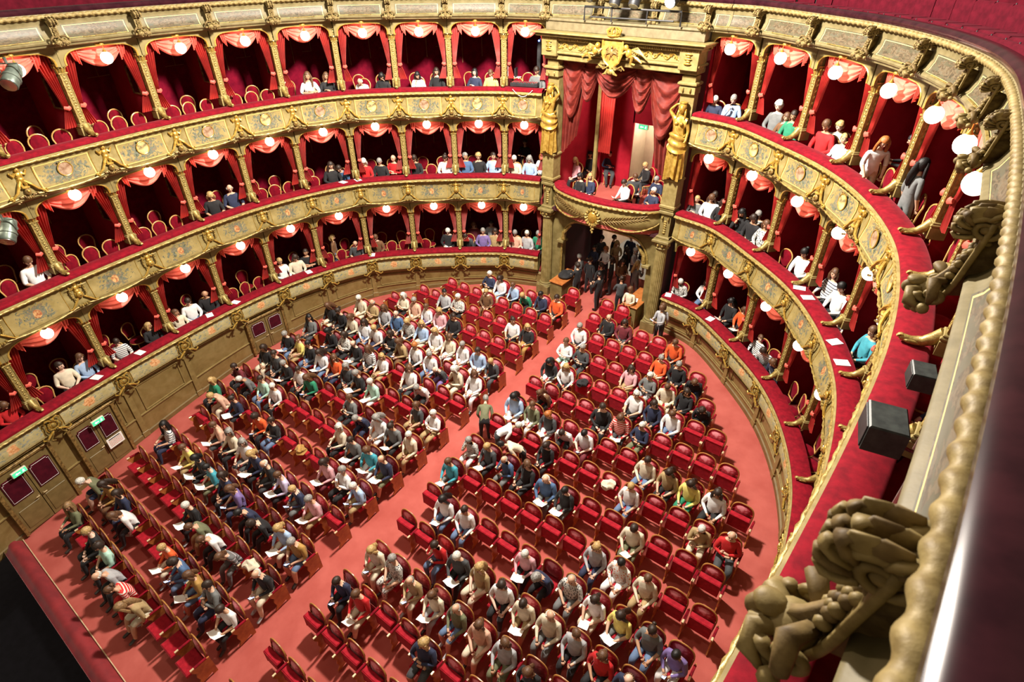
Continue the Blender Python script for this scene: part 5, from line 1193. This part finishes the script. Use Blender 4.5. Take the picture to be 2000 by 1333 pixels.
# doorway arch under the royal box
AX0, AX1 = -1.78, 1.72; aw = AX1 - AX0
m = MB(); pts = [(XL, 1.4), (AX0, 1.4), (AX0, 3.9)]
for k in range(1, 9): a = pi / 2 * k / 8; pts.append((AX0 + .75 * (1 - cos(a)), 3.9 + .85 * sin(a)))
for k in range(8, 0, -1): a = pi / 2 * k / 8; pts.append((AX1 - .75 * (1 - cos(a)), 3.9 + .85 * sin(a)))
pts += [(AX1, 3.9), (AX1, 1.4), (XR_, 1.4), (XR_, 5.15), (XL, 5.15)]
M_ = Matrix.Translation((0, YC + .1, 0)); m.poly(pts, .28, 0, M_)
m.tube([(x, YC + .09, z) for x, z in pts[1:-4]], .045, 1, 6)
for s_, X in ((1, AX0), (-1, AX1)):
    m.bbox((X + s_ * .0, YC + .1, 3.86), (.28, .36, .12), .02, 0)
    m.tube([(X + s_ * .10, YC + .02, 3.95), (X + s_ * .12, YC - .02, 4.25), (X + s_ * .42, YC - .02, 4.58)], [.09, .07, .03], 1, 6)
tag(obj('wall_back', m.mesh('doorway_arch', [STONE, GOLD])), 'stucco wall with the wide central doorway arch under the royal box', 'wall', kind='structure')
m = MB()
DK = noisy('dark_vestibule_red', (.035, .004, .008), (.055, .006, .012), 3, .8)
m.box((XL - .1, 18.6, 3.3), (.1, 3.6, 3.8)); m.box((XR_ + .1, 18.6, 3.3), (.1, 3.6, 3.8)); m.box((0, 18.5, 5.1), (4.9, 3.6, .1))
m.box((-2.1, 20.3, 3.3), (.5, .1, 3.8)); m.box((1.55, 20.3, 3.3), (1.6, .1, 3.8)); m.box((-.6, 20.3, 4.35), (2.6, .1, 1.6))
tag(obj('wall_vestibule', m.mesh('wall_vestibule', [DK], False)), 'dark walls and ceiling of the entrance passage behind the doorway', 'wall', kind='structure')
m = MB(); m.box((-1.9, 21.6, 3.1), (.1, 2.6, 2.8)); m.box((.8, 21.6, 3.1), (.1, 2.6, 2.8)); m.box((-.5, 22.9, 3.1), (2.8, .1, 2.8)); m.box((-.5, 21.6, 4.5), (2.8, 2.6, .1))
tag(obj('wall_corridor', m.mesh('wall_corridor', [LWALL], False)), 'bright cream corridor seen through the doorway behind the standing crowd', 'wall', kind='structure')
point('corridor_light', (-.5, 21.3, 4.2), 55, (1.0, .72, .62), .15)
point('vestibule_light', (.4, 18.2, 4.8), 9, (1.0, .8, .66), .1)
exit_sign((-.72, 20.2, 3.42), pi, 'green exit sign hanging over the lit corridor opening in the doorway', .46, .20)
m = MB(); 
def counter(nm, lab, c, d, papers=True):
    t = thing('counter', lab, 'counter', c, 0)
    part('counter_body', MB().bbox((0, 0, .44), (d[0] - .08, d[1] - .08, .86), .012).mesh('counter_body', [STONE]), t); part('counter_top', MB().bbox((0, 0, .90), (d[0], d[1], .05), .012).mesh('counter_top', [OWOOD]), t)
    return t
counter('c', 'wooden topped counter inside the doorway on the right', (1.52, 17.1, .09 * 17.1 - .05), (.62, 1.5)); counter('c', 'wooden topped counter inside the doorway on the left, under a dark coat', (-1.55, 16.9, .09 * 16.9 - .05), (.6, 1.3))
tag(obj('paper_sheet', PROG2, None, (1.5, 16.85, .09 * 17.1 + .885), .3), 'white paper lying on the right doorway counter', 'paper')
_m = MB().ell((0, 0, .1), (.28, .34, .12), 0, 14, 8, None, lambda p: (p[0] * (1 + .15 * sin(p[1] * 7)), p[1], p[2] * (1 + .3 * sin(p[0] * 9)))); _m.ell((.1, .1, .2), (.14, .16, .08), 0, 10, 6)
tag(obj('coat', _m.mesh('coat', [CLOTH['K']]), None, (-1.5, 16.9, .09 * 16.9 + .87)), 'dark coat heaped on the left doorway counter', 'coat')
# royal box: bow-fronted balcony
def bow(u, d=0.): 
    x = XL + .2 + (XR_ - XL - .4) * u; q = 2 * u - 1; y = YC + .15 - .85 * (1 - q * q) ** .62; 
    return x, y
class Bow(Path):
    def __init__(s):
        s.P = [Vector(bow(i / 12)) for i in range(13)]; s.side = -1; s.n = 12
    def fr(s, u, d=0.):
        t = (s.pt(min(u + .05, 12)) - s.pt(max(u - .05, 0))).normalized(); n = Vector((t.y, -t.x)); return s.pt(u) + n * d, t, n
BW = Bow()
t = thing('royal_box_front', 'bow fronted gilded balcony with red velvet armrest over the central doorway', 'balcony', (0, 0, 0))
z = RAIL[2]
BF = [(.10, -.06), (.13, -.08), (.14, -.11), (.11, -.15), (.06, -.17), (.07, -.25), (.10, -.40), (.10, -.55), (.05, -.70), (-.03, -.82), (-.04, -.86), (-.10, -.92), (-.22, -1.0), (-.3, -1.02)]
part('armrest', sweep(BW, 0, 12, [(d - .08, zz) for d, zz in ARM], z, 2, True).mesh('armrest', [VELVET]), t)
part('parapet', sweep(BW, 0, 12, BF, z, 3).mesh('parapet', [CREAM]), t)
part('rope_moulding', rope(BW, 0, 12, z - .115, .135, .03, 14).mesh('rope_moulding', [GOLD]), t)
m = MB()
for h in ((.3, 5.0), (7.0, 11.7)):
    q = []; rr = []
    for i in range(31):
        w_ = i / 30; p, x, n = BW.fr(h[0] + (h[1] - h[0]) * w_, .09 - .07 * sin(w_ * pi)); q.append((p.x, p.y, z - .52 - .34 * sin(w_ * pi) ** .7)); rr.append(.028 + .009 * sin(i * 2.4))
    m.tube(q, rr, 0, 6)
for sg in (-1, 1):    # palm fronds
    for i in range(15):
        w_ = i / 14; u = 6 + sg * (1.0 + 3.6 * w_); p, x, n = BW.fr(u, .10); zc = z - .62 + .30 * w_
        for k in (-1, 1):
            p2, _, n2 = BW.fr(u + sg * .45, .12); m.tube([(p.x, p.y, zc), ((p.x + p2.x) / 2, (p.y + p2.y) / 2 - .01, zc + k * .06 + .04), (p2.x, p2.y, zc + .05 + k * .13 * (1.2 - .6 * w_))], [.012, .016, .004], 1, 5)
part('palm_and_garland_relief', m.mesh('relief', [GOLD, DGOLD]), t)
m = MB(); c = BW.fr(6, .12)[0]
m.ell((c.x, c.y - .02, z - .55), (.17, .08, .21), 0, 14, 8); 
for k in range(16):
    a = 2 * pi * k / 16; m.tube([(c.x + .17 * cos(a), c.y, z - .55 + .20 * sin(a)), (c.x + .25 * cos(a + .15), c.y - .05, z - .55 + .28 * sin(a + .15)), (c.x + .31 * cos(a + .3), c.y - .01, z - .55 + .33 * sin(a + .3))], [.035, .045, .015], 1, 6)
    m.ell((c.x + .22 * cos(a + .2), c.y - .05, z - .55 + .25 * sin(a + .2)), .035, k % 2, 6, 4)
for k in range(4): m.ell((c.x + .03 * (k % 2), c.y, z - .90 - .06 * k), (.08 - .015 * k, .05, .05), 1)
part('cartouche', m.mesh('cartouche', [BGOLD, GOLD]), t)
# royal box room
RBF = 5.25
m = MB(); q = [bow(i / 16) for i in range(17)]; vs = [(x, y, RBF) for x, y in q] + [(XR_, 20.2, RBF), (XL, 20.2, RBF)]; n = len(vs)
m.add(vs + [(x, y, RBF - .12) for x, y, _ in vs], [tuple(range(n)), tuple(range(2 * n - 1, n - 1, -1))] + [(i, i + n, (i + 1) % n + n, (i + 1) % n) for i in range(n)])
tag(obj('floor', m.mesh('royal_box_floor', [CARPET], False)), 'red floor of the royal box over the central doorway', 'floor', kind='structure')
m = MB(); m.box((XL - .02, 18.6, 7.7), (.08, 2.7, 5.1)); m.box((XR_ + .02, 18.6, 7.7), (.08, 2.7, 5.1)); m.box((-1.6, 19.9, 7.7), (1.7, .08, 5.1)); m.box((1.2, 19.9, 7.7), (2.1, .08, 5.1)); m.box((-.3, 19.9, 9.0), (1.0, .08, 2.6)); m.box((0, 18.4, 10.25), (4.7, 3.2, .08))
tag(obj('wall_royal_box', m.mesh('wall_royal_box', [WALLR], False)), 'crimson walls and ceiling inside the royal box', 'wall', kind='structure')
m = MB().box((-.9, 20.6, 6.6), (.1, 1.4, 2.8)); m.box((.35, 20.6, 6.6), (.1, 1.4, 2.8)); m.box((-.3, 21.3, 6.6), (1.5, .1, 2.8))
tag(obj('wall_royal_corridor', m.mesh('wall_royal_corridor', [LWALL], False)), 'lit cream corridor behind the open door of the royal box', 'wall', kind='structure')
point('royal_corridor_light', (-.25, 20.6, 7.7), 45, (1.0, .82, .62), .1); point('royal_box_light', (-1.1, 18.3, 8.6), 75, (1.0, .85, .72), .12)
exit_sign((-.35, 19.82, 7.62), pi, 'green exit sign over the open door in the royal box', .34, .15)
m = MB().bbox((-1.72, 18.9, 7.7), (.12, .12, 4.9), .02); dv = tag(obj('royal_box_post', m.mesh('royal_box_post', [CREAM])), 'pale gilded post at the edge of the hanging curtain in the royal box', 'post', kind='structure')
t = thing('hanging_curtain', 'red curtain hanging straight beside the pale post inside the royal box', 'curtain', (-1.36, 18.85, 0))
part('curtain_cloth', MB().grid(lambda u, v: ((u - .5) * (.62 - .12 * v), .05 * sin(u * 2 * pi * 6), 10.1 - 3.35 * v), 60, 8).mesh('curtain_cloth', [CURT]), t)
t = thing('small_chandelier', 'small crystal chandelier in the right half of the royal box', 'chandelier', (-.1, 18.8, 8.72))
part('chandelier_frame', MB().tube([(0, 0, .9), (0, 0, 0)], .012, 0, 5).lathe([(.02, 0), (.06, -.05), (.03, -.12)], 0, 8).mesh('chandelier_frame', [BRASS]), t)
m = MB()
for k in range(12): a = 2 * pi * k / 12; m.ell((.16 * cos(a), .16 * sin(a), -.02), (.018, .018, .03), 0, 5, 4); m.ell((.09 * cos(a), .09 * sin(a), -.12), (.015, .015, .03), 0, 5, 4)
part('crystals', m.mesh('crystals', [CHROME]), t)
# great draped curtain of the royal box
t = thing('royal_drape', 'brick red swagged drapery hung across the top of the royal box opening', 'curtain', (0, YC + .22, 0))
def swag(x0, x1, zt, dep, y=0.):
    def fn(u, v):
        q = 2 * u - 1; s_ = 1 - q * q
        return (x0 + (x1 - x0) * u, y - .10 * s_ * sin(v * pi * .5) - .04 * sin(v * pi * 9 + abs(q) * 3) * (.4 + s_), zt - v * (.22 + dep * s_) - .10 * abs(q) * v)
    return MB().grid(fn, 18, 30).mesh('swag', [DRAPE])
for a in ((XL + .2, -1.35, 10.0, 1.5, 0), (-1.5, -.85, 10.02, .95, .04), (-.95, .45, 10.02, .72, 0), (.30, 1.05, 10.0, 1.05, .04), (.95, XR_ - .15, 9.95, 1.65, 0)): part('swag', swag(*a), t)
def tail(x0, x1, zb, sgn):
    def fn(u, v):
        w_ = 1 - .45 * v + .1 * v * v
        x = x0 + (x1 - x0) * u * w_ if sgn < 0 else x1 - (x1 - x0) * (1 - u) * w_
        return (x, .10 + .055 * sin(u * 2 * pi * 5 + v), 10.0 - (10.0 - zb) * v * (1 - .25 * ((u if sgn < 0 else 1 - u)) * v))
    return MB().grid(fn, 44, 14).mesh('side_drape', [DRAPE])
part('side_drape', tail(XL + .18, -1.25, 6.9, -1), t); part('side_drape', tail(.95, XR_ - .15, 6.4, 1), t)
# entablature with coat of arms
t = thing('canopy_entablature', 'gilded entablature with dentils and scroll frieze over the royal box', 'entablature', (XM, YC, 0))
m = MB(); Wd = XR_ - XL
m.bbox((0, .1, 10.13), (Wd + .50, .60, .16), .02); m.bbox((0, .06, 10.27), (Wd + .62, .70, .08), .025); m.bbox((0, .10, 10.46), (Wd + .50, .56, .30), .01); m.bbox((0, .04, 10.66), (Wd + .62, .70, .10), .02); m.bbox((0, -.02, 10.76), (Wd + .86, .96, .08), .03); m.bbox((0, -.05, 10.83), (Wd + 1.0, 1.08, .05), .015)
for sx in (XL - XM, XR_ - XM): m.bbox((sx, -.06, 10.46), (.55, .56, .60), .02)
part('architrave_and_cornice', m.mesh('cornice', [CREAM]), t)
part('attic_block', MB().bbox((0, .25, 10.99), (Wd + .55, .75, .28), .02).bbox((0, .25, 11.15), (Wd + .7, .85, .07), .02).mesh('attic_block', [GREYCR]), t)
m = MB()
for k in range(96): m.box((-Wd / 2 - .25 + k * (Wd + .5) / 95, -.33, 10.655), (.026, .04, .06))
o = part('dentils', m.mesh('dentils', [GOLD], False), t); o['kind'] = 'stuff'
m = MB()
for sg in (-1, 1):
    pts = [(sg * (.55 + 1.5 * i / 40), -.20, 10.46 + .075 * sin(i * .62)) for i in range(41)]; m.tube(pts, .020, 0, 5)
    for i in range(10): m.scroll((sg * (.66 + i * .152), -.205, 10.46 + (.03 if i % 2 else -.03)), .055, 1., 1.2, 0, .014, Matrix.Translation((sg * (.66 + i * .152), -.205, 10.46)) @ Matrix.Rotation(pi / 2, 4, 'Z') @ Matrix.Translation((-sg * (.66 + i * .152), .205, -10.46)), sg, 8, 4)
    for i in range(5): m.ell((sg * 2.28, -.37, 10.34 + i * .06), (.07 if i % 2 else .12, .03, .03), 0, 7, 4)
part('scroll_frieze', m.mesh('scroll_frieze', [BGOLD]), t)
t = thing('coat_of_arms', 'gilded shield with eagle, crown and two reclining putti over the royal box', 'coat of arms', (XM + .02, YC - .42, 0))
m = MB(); sh = [(-.30, 10.78), (-.15, 10.82), (0, 10.78), (.15, 10.82), (.30, 10.78), (.31, 10.45), (.22, 10.22), (0, 10.06), (-.22, 10.22), (-.31, 10.45)]
m.poly(sh, -.08); part('shield', m.mesh('shield', [noisy('tawny_gilt_shield', (.40, .17, .03), (.72, .42, .10), 6, .3, .4)]), t)
m = MB(); m.tube([(x * 1.07, -.07, 10.44 + (z_ - 10.44) * 1.06) for x, z_ in sh + [sh[0]]], .035, 0, 6); part('shield_frame', m.mesh('shield_frame', [BGOLD]), t)
m = MB(); m.ell((0, -.11, 10.46), (.06, .04, .11), 0); m.ell((0, -.13, 10.60), (.035, .035, .04), 0)
for q in (-1, 1):
    for k in range(4): m.tube([(q * .04, -.11, 10.52 - k * .02), (q * (.12 + .015 * k), -.11, 10.58 - k * .05), (q * .20, -.10, 10.52 - k * .07)], [.02, .024, .008], 0, 5)
    m.tube([(q * .03, -.11, 10.38), (q * .06, -.11, 10.28)], .014, 0, 5)
part('eagle', m.mesh('eagle', [DGOLD]), t)
m = MB().lathe([(.16, 10.86), (.20, 10.90), (.17, 10.94)], 0, 14, (0, -.05, 0))
for k in range(9): a = 2 * pi * k / 9; m.tube([(.17 * cos(a), -.05 + .17 * sin(a), 10.93), (.21 * cos(a), -.05 + .21 * sin(a), 11.03), (.10 * cos(a), -.05 + .10 * sin(a), 11.10)], [.03, .03, .02], 0, 5)
part('crown', m.mesh('crown', [BGOLD]), t)
m = MB()
for q in (-1, 1):
    m.ell((q * .46, -.12, 10.62), .085, 0); m.ell((q * .55, -.10, 10.48), (.10, .09, .13), 0); m.tube([(q * .48, -.12, 10.52), (q * .38, -.16, 10.46), (q * .33, -.12, 10.54)], [.04, .034, .028], 0, 6)
    m.tube([(q * .60, -.10, 10.38), (q * .72, -.18, 10.40), (q * .66, -.16, 10.24), (q * .78, -.12, 10.20)], [.065, .055, .042, .03], 0, 6); m.tube([(q * .60, -.06, 10.40), (q * .84, -.10, 10.36), (q * .98, -.10, 10.26)], [.06, .045, .025], 0, 6)
    for k in range(4): m.tube([(q * .60, -.02, 10.56), (q * (.78 + .05 * k), -.04, 10.62 - .05 * k), (q * (.98 + .04 * k), -.02, 10.48 - .05 * k)], [.03, .032, .01], 1, 5)
    m.tube([(q * .05, -.10, 10.10), (q * .2, -.14, 10.02), (q * .36, -.12, 10.12), (q * .46, -.10, 10.02)], [.05, .06, .055, .03], 1, 6, flat=.5)
    m.tube([(q * .08, -.10, 10.02), (q * .14, -.12, 9.90), (q * .24, -.10, 9.86)], [.04, .045, .02], 1, 6)
m.ell((0, -.10, 9.95), (.12, .06, .09), 1)
part('putti_and_ribbon', m.mesh('putti_and_ribbon', [BGOLD, GOLD]), t)
for word, x_ in (('NICAEA', -.27), ('CIVITAS', .30)):
    me = text_mesh(word, .085, DGOLD, .004); part('motto_lettering', me, t, (x_, -.215, 10.07), 0, None, (radians(90), radians(-12 if x_ < 0 else 14), 0))
# lighting bar above the canopy
t = thing('lighting_bar', 'black pipe stand on the canopy over the royal box', 'lighting bar', (0, 0, 0))
m = MB().tube([(-1.2, 16.6, 11.2), (-1.2, 16.6, 11.55), (1.8, 16.6, 11.55), (1.8, 16.6, 11.2)], .028, 0, 8); m.tube([(-1.0, 16.6, 11.3), (1.6, 16.6, 11.32)], .022, 0, 8)
for x_ in (-.3, .8): m.tube([(x_, 16.6, 11.2), (x_, 16.6, 11.55)], .02, 0, 6)
part('pipe', m.mesh('pipe', [BLACK]), t)
def spotlight(loc, rz, tilt, lab, lit=False, s=1., body=None):
    t = thing('spotlight', lab, 'spotlight', loc, rz, None, (s, s, s)); M = Matrix.Rotation(radians(tilt), 4, 'X'); bd = body or BLACK
    part('lamp_body', MB().lathe([(.07, -.22), (.12, -.20), (.13, 0), (.14, .22), (.13, .24)], 0, 14, M=M).lathe([(.135, .05), (.15, .06), (.15, .09), (.135, .10)], 0, 14, M=M).mesh('lamp_body', [bd]), t)
    part('lens', MB().lathe([(.0, .242), (.12, .242), (.12, .25), (0, .255)], 0, 14, M=M).mesh('lens', [SPOTL if lit else CHROME]), t)
    part('yoke', MB().tube([(-.16, 0, 0), (-.17, 0, .20), (.17, 0, .20), (.16, 0, 0)], .016, 0, 6).tube([(0, 0, .2), (0, 0, .30)], .025, 0, 6).mesh('yoke', [bd]), t)
    return t
for i, (x_, lab, lt) in enumerate(((-1.0, 'small green grey spotlight at the left end of the bar over the canopy', 0), (-.15, 'black spotlight left of the middle of the bar over the canopy', 0), (.45, 'black spotlight right of the middle of the bar over the canopy', 0), (1.55, 'lit spotlight with a bright lens at the right end of the bar', 1))):
    spotlight((x_, 16.55, 11.88), 0, 112 if lt else 150, lab, lt, .8 if i == 0 else 1.15)
# ------------------------------------------------------------------ people in the doorway and the royal box
for i, e in enumerate(CROWD):
    x, y = e[:2]; c = dec(e[2:])
    person(c, (x, y, .09 * y), rp.uniform(0, 6.28), 'standing %s in the central doorway' % (ORD[i + 1]), .92, None, True, 'people standing in the doorway')
for x, y, c, w_ in ((-.9, 19.5, (0, 1, 0, 0, 0), 'at left of the lit passage'), (.3, 19.8, (2, 2, 0, 0, 0), 'at right of the lit passage'), (-.3, 19.9, (0, 6, 8, 0, 0), 'amid the lit passage'), (.02, 18.9, (3, 1, 0, 0, 0), 'just before the lit passage'), (-1.3, 19.2, (1, 1, 1, 0, 0), 'left of the passage')):
    person(dec(c), (x, y, .09 * y), rp.uniform(0, 6.28), 'standing ' + w_, .92, None, True, 'people standing in the doorway')
person('mbAKf', (2.85, 16.1, .09 * 16.1), 2.6, 'standing at the fluted column right of the doorway', .92, 'hold', True)
for (x, y, rz, c, w_) in ((.62, 9.25, .6, 'sgoK', 'bending over in the central aisle, nearest the left block'), (1.25, 9.05, -.9, 'swWD', 'bending over the seats right of the aisle'), (2.2, 9.0, 2.4, 'skCK', 'bending over behind the tenth row of the right block')):
    person(c, (x, y, .09 * y), rz, w_, .92, 'bend', True)
for i, e in enumerate(ROYAL):
    x, y = e[:2]; y = max(y, YC + .15 - .85 * max(0, 1 - ((x + .07) / 2.1) ** 2) ** .62 + .72); c = dec(e[2:]); rz = pi + rp.uniform(-.7, .7)
    person(c, (x, y, RBF), rz, 'seated %s in the royal box' % ORD[i + 1], .96, group='audience in the royal box')
    if c[0] != 'x': chair((x + .14 * sin(rz), y - .14 * cos(rz) , RBF), rz, 'chair under the %s person in the royal box' % ORD[i + 1])
# ------------------------------------------------------------------ gallery seats at upper right, fixtures
t_b = MB().bbox((0, 0, .32), (.50, .10, .64), .03).tube([(-.25, 0, .0), (-.25, 0, .66)], .012, 1, 5); GB = t_b.mesh('backrest', [DVELV, BLACK]); GSt = MB().bbox((0, .24, .22), (.48, .40, .12), .03).mesh('seat', [GVEL])
VB = MB().bbox((0, 0, .32), (.50, .10, .64), .03).tube([(-.25, 0, .0), (-.25, 0, .66)], .012, 1, 5).mesh('backrest', [GVEL, BLACK]); g0 = None
for r, d in enumerate((-.55, -1.25)):
    for k in range(26):
        u = .6 + k * .235
        p, rz = PR4.place(u, d); L = (p.x, p.y, 11.2 + .35 * r); lab = 'red gallery seat, %s row, %s from the centre, top gallery right' % (ORD[r + 1], (ORD[k + 1] if k < 18 else 'twenty-' + ORD[k - 17]))
        if g0 is None: g0 = thing('gallery_seat', lab, 'seat', L, rz, 'gallery seats'); part('backrest', VB, g0); part('seat', GSt, g0)
        else: copy_thing(g0, L, rz, lab)
m = sweep(PR4, .3, 9.8, [(-1.0, 11.18), (-1.0, 11.53), (-2.6, 11.53), (-2.6, 13.2)], 0, 6)
tag(obj('wall_gallery', m.mesh('wall_gallery', [GVEL], False)), 'dark red steps and wall behind the top gallery seats on the right', 'wall', kind='structure')
m = sweep(PL, -.3, 11.6, [(-1.0, 11.18), (-1.0, 11.53), (-2.6, 11.53), (-2.6, 12.2)], 0, 6)
tag(obj('wall_gallery', m.mesh('wall_gallery', [GVEL], False)), 'dark red steps and wall of the top gallery on the left', 'wall', kind='structure')
GM = noisy('grey_green_metal', (.10, .13, .11), (.22, .27, .23), 5, .35, .5)
p, rz = PL.place(8.6, .12); spotlight((p.x, p.y, 10.68), rz + 2.2, 118, 'large grey green stage spotlight hanging before the upper boxes at far left', False, 1.25, GM)
p, rz = PL.place(9.35, .12); spotlight((p.x, p.y, 7.62), rz + 2.2, 128, 'large grey green stage spotlight hanging before the middle boxes at far left', False, 1.25, GM)
GREYB = noisy('scuffed_charcoal_case', (.03, .035, .035), (.06, .07, .065), 9, .45)
# black loudspeakers on the near side
for (x_, y_, z_), lab, s_ in (((8.96, 3.72, 10.33), 'black loudspeaker box on a bracket over the upper right armrest, nearer one', .9), ((9.08, 4.40, 10.40), 'smaller black equipment case behind the near loudspeaker', .6)):
    t = thing('loudspeaker', lab, 'loudspeaker', (x_, y_, z_), 1.75, None, (s_, s_, s_))
    part('cabinet', MB().bbox((0, 0, 0), (.34, .26, .24), .012).mesh('cabinet', [GREYB]), t)
    part('grille', MB().bbox((0, .135, 0), (.30, .01, .20), .003).mesh('grille', [BLACK]), t)
    part('bracket', MB().tube([(0, -.1, -.1), (0, -.3, -.15), (0, -.3, -1.1)], .018, 0, 6).mesh('bracket', [CHROME]), t)
# sound desk in the first upper box on the left
p, rz = PL.place(.55, -.28)
t = thing('sound_desk', 'black audio mixing desk on the ledge of the first upper box left of the centre', 'mixing desk', (p.x, p.y, RAIL[3] + .10), rz)
part('desk_body', MB().bbox((0, 0, 0), (.95, .34, .12), .015).mesh('desk_body', [BLACK]), t)
m = MB()
for i in range(14):
    for j in range(5): m.bbox((-.42 + i * .064, -.12 + j * .055, .068), (.022, .022, .018), .003, (i + j) % 2)
part('knobs', m.mesh('knobs', [CHROME, CLOTH['R']]), t)
t = thing('monitor_shelf', 'white shelf unit with a screen beside the sound desk', 'shelf', (p.x - .62, p.y + .25, RAIL[3] + .06), rz)
part('shelf_board', MB().bbox((0, 0, .16), (.40, .3, .02), .004).bbox((.19, 0, .34), (.02, .3, .36), .004).mesh('shelf_board', [PAPER]), t); part('screen', MB().bbox((-.05, 0, .33), (.04, .26, .28), .01).mesh('screen', [BLACK]), t)
t = thing('light_pole', 'tall dark pole with a blue light standing in the first upper box', 'pole', (p.x - .05, p.y + .9, RAIL[3] - .78), rz)
part('pole', MB().bbox((0, 0, 1.1), (.12, .12, 2.1), .02).mesh('pole', [BLACK]), t); part('blue_light', MB().ell((0, -.08, 2.12), .03).ell((0, .08, 2.12), .03).mesh('blue_light', [BLUEL]), t)
q = []
for i in range(13): w_ = i / 12; pp, _, _ = PL.fr(.25 + .5 * w_, .25); q.append((pp.x, pp.y, RAIL[3] + .03 - .22 * sin(pi * w_)))
tag(obj('cable', MB().tube(q, .009, 0, 5).mesh('cable', [PAPER])), 'white cable looping over the upper balcony edge below the sound desk', 'cable')
# papers lying on the armrests
rq = random.Random(5)
for ip, (T, sd, u) in enumerate(((1, -1, 8.6), (1, -1, 9.25), (1, -1, 6.9), (2, -1, 4.3), (2, -1, 4.0), (1, 1, .15), (2, 1, 3.1), (2, 1, 3.35), (2, 1, 4.35), (2, 1, 4.75), (1, 1, 1.35), (1, -1, 7.4), (1, -1, 5.35), (1, -1, 3.95))):
    p, rz = PATH[sd].place(u, .03); g = tag(obj('paper_sheet', PROG2, None, (p.x, p.y, RAIL[T] + .042), rz + rq.uniform(-.5, .5)), 'white programme lying on the %s %s velvet armrest at the %s box%s' % (TN[T], SN[sd], ORD[int(u) + 1], {4: ', nearer column', 7: ', first sheet', 8: ', second sheet', 9: ', near sheet', 10: ', far sheet'}.get(ip, '')), 'programme')
# coats and bags left on seats
def lump(name, lab, cat, x, y, z, r, mt, seed):
    rr = random.Random(seed); a, b_, c_ = rr.random() * 6, rr.random() * 6, rr.random() * 6
    m = MB().ell((0, 0, 0), r, 0, 18, 12, None, lambda p: (p[0] * (1 + .2 * sin(p[2] * 5 + a)), p[1] * (1 + .25 * sin(p[0] * 6 + b_)), p[2] * (1 + .25 * sin(p[1] * 7 + p[0] * 4 + c_))))
    tag(obj(name, m.mesh(name, [mt]), None, (x, y, z), rr.random() * 3), lab, cat)
for i, (b, r_, j, nm, mt, lab) in enumerate((('R', 9, 6, 'coat', 'C', 'cream coat'), ('L', 11, 5, 'coat', 'W', 'white fluffy coat with a dark hat'), ('R', 6, 9, 'bag', 'C', 'cream cloth bag'), ('R', 6, 10, 'scarf', 'C', 'cream scarf'), ('L', 2, 1, 'coat', 'C', 'beige fur coat'), ('L', 5, 4, 'bag', 'U', 'patterned handbag'), ('R', 12, 2, 'coat', 'K', 'black coat and bag'), ('R', 10, 2, 'coat', 'L', 'white and blue jacket'), ('L', 4, 2, 'coat', 'B', 'blue quilted jacket'), ('L', 8, 4, 'coat', 'A', 'pale grey coat'), ('R', 5, 2, 'jacket', 'G', 'grey jacket'))):
    x, y = seat_xy(b, r_, j)
    if (b, r_, j) in occ: continue
    lump(nm, '%s left on a seat, %s block, row %s, seat %s' % (lab, 'left' if b == 'L' else 'right', NUM[r_ + 1], NUM[j + 1]), nm, x, y - .15, .09 * y + .74, (.19, .15, .11), CLOTH[mt], i)
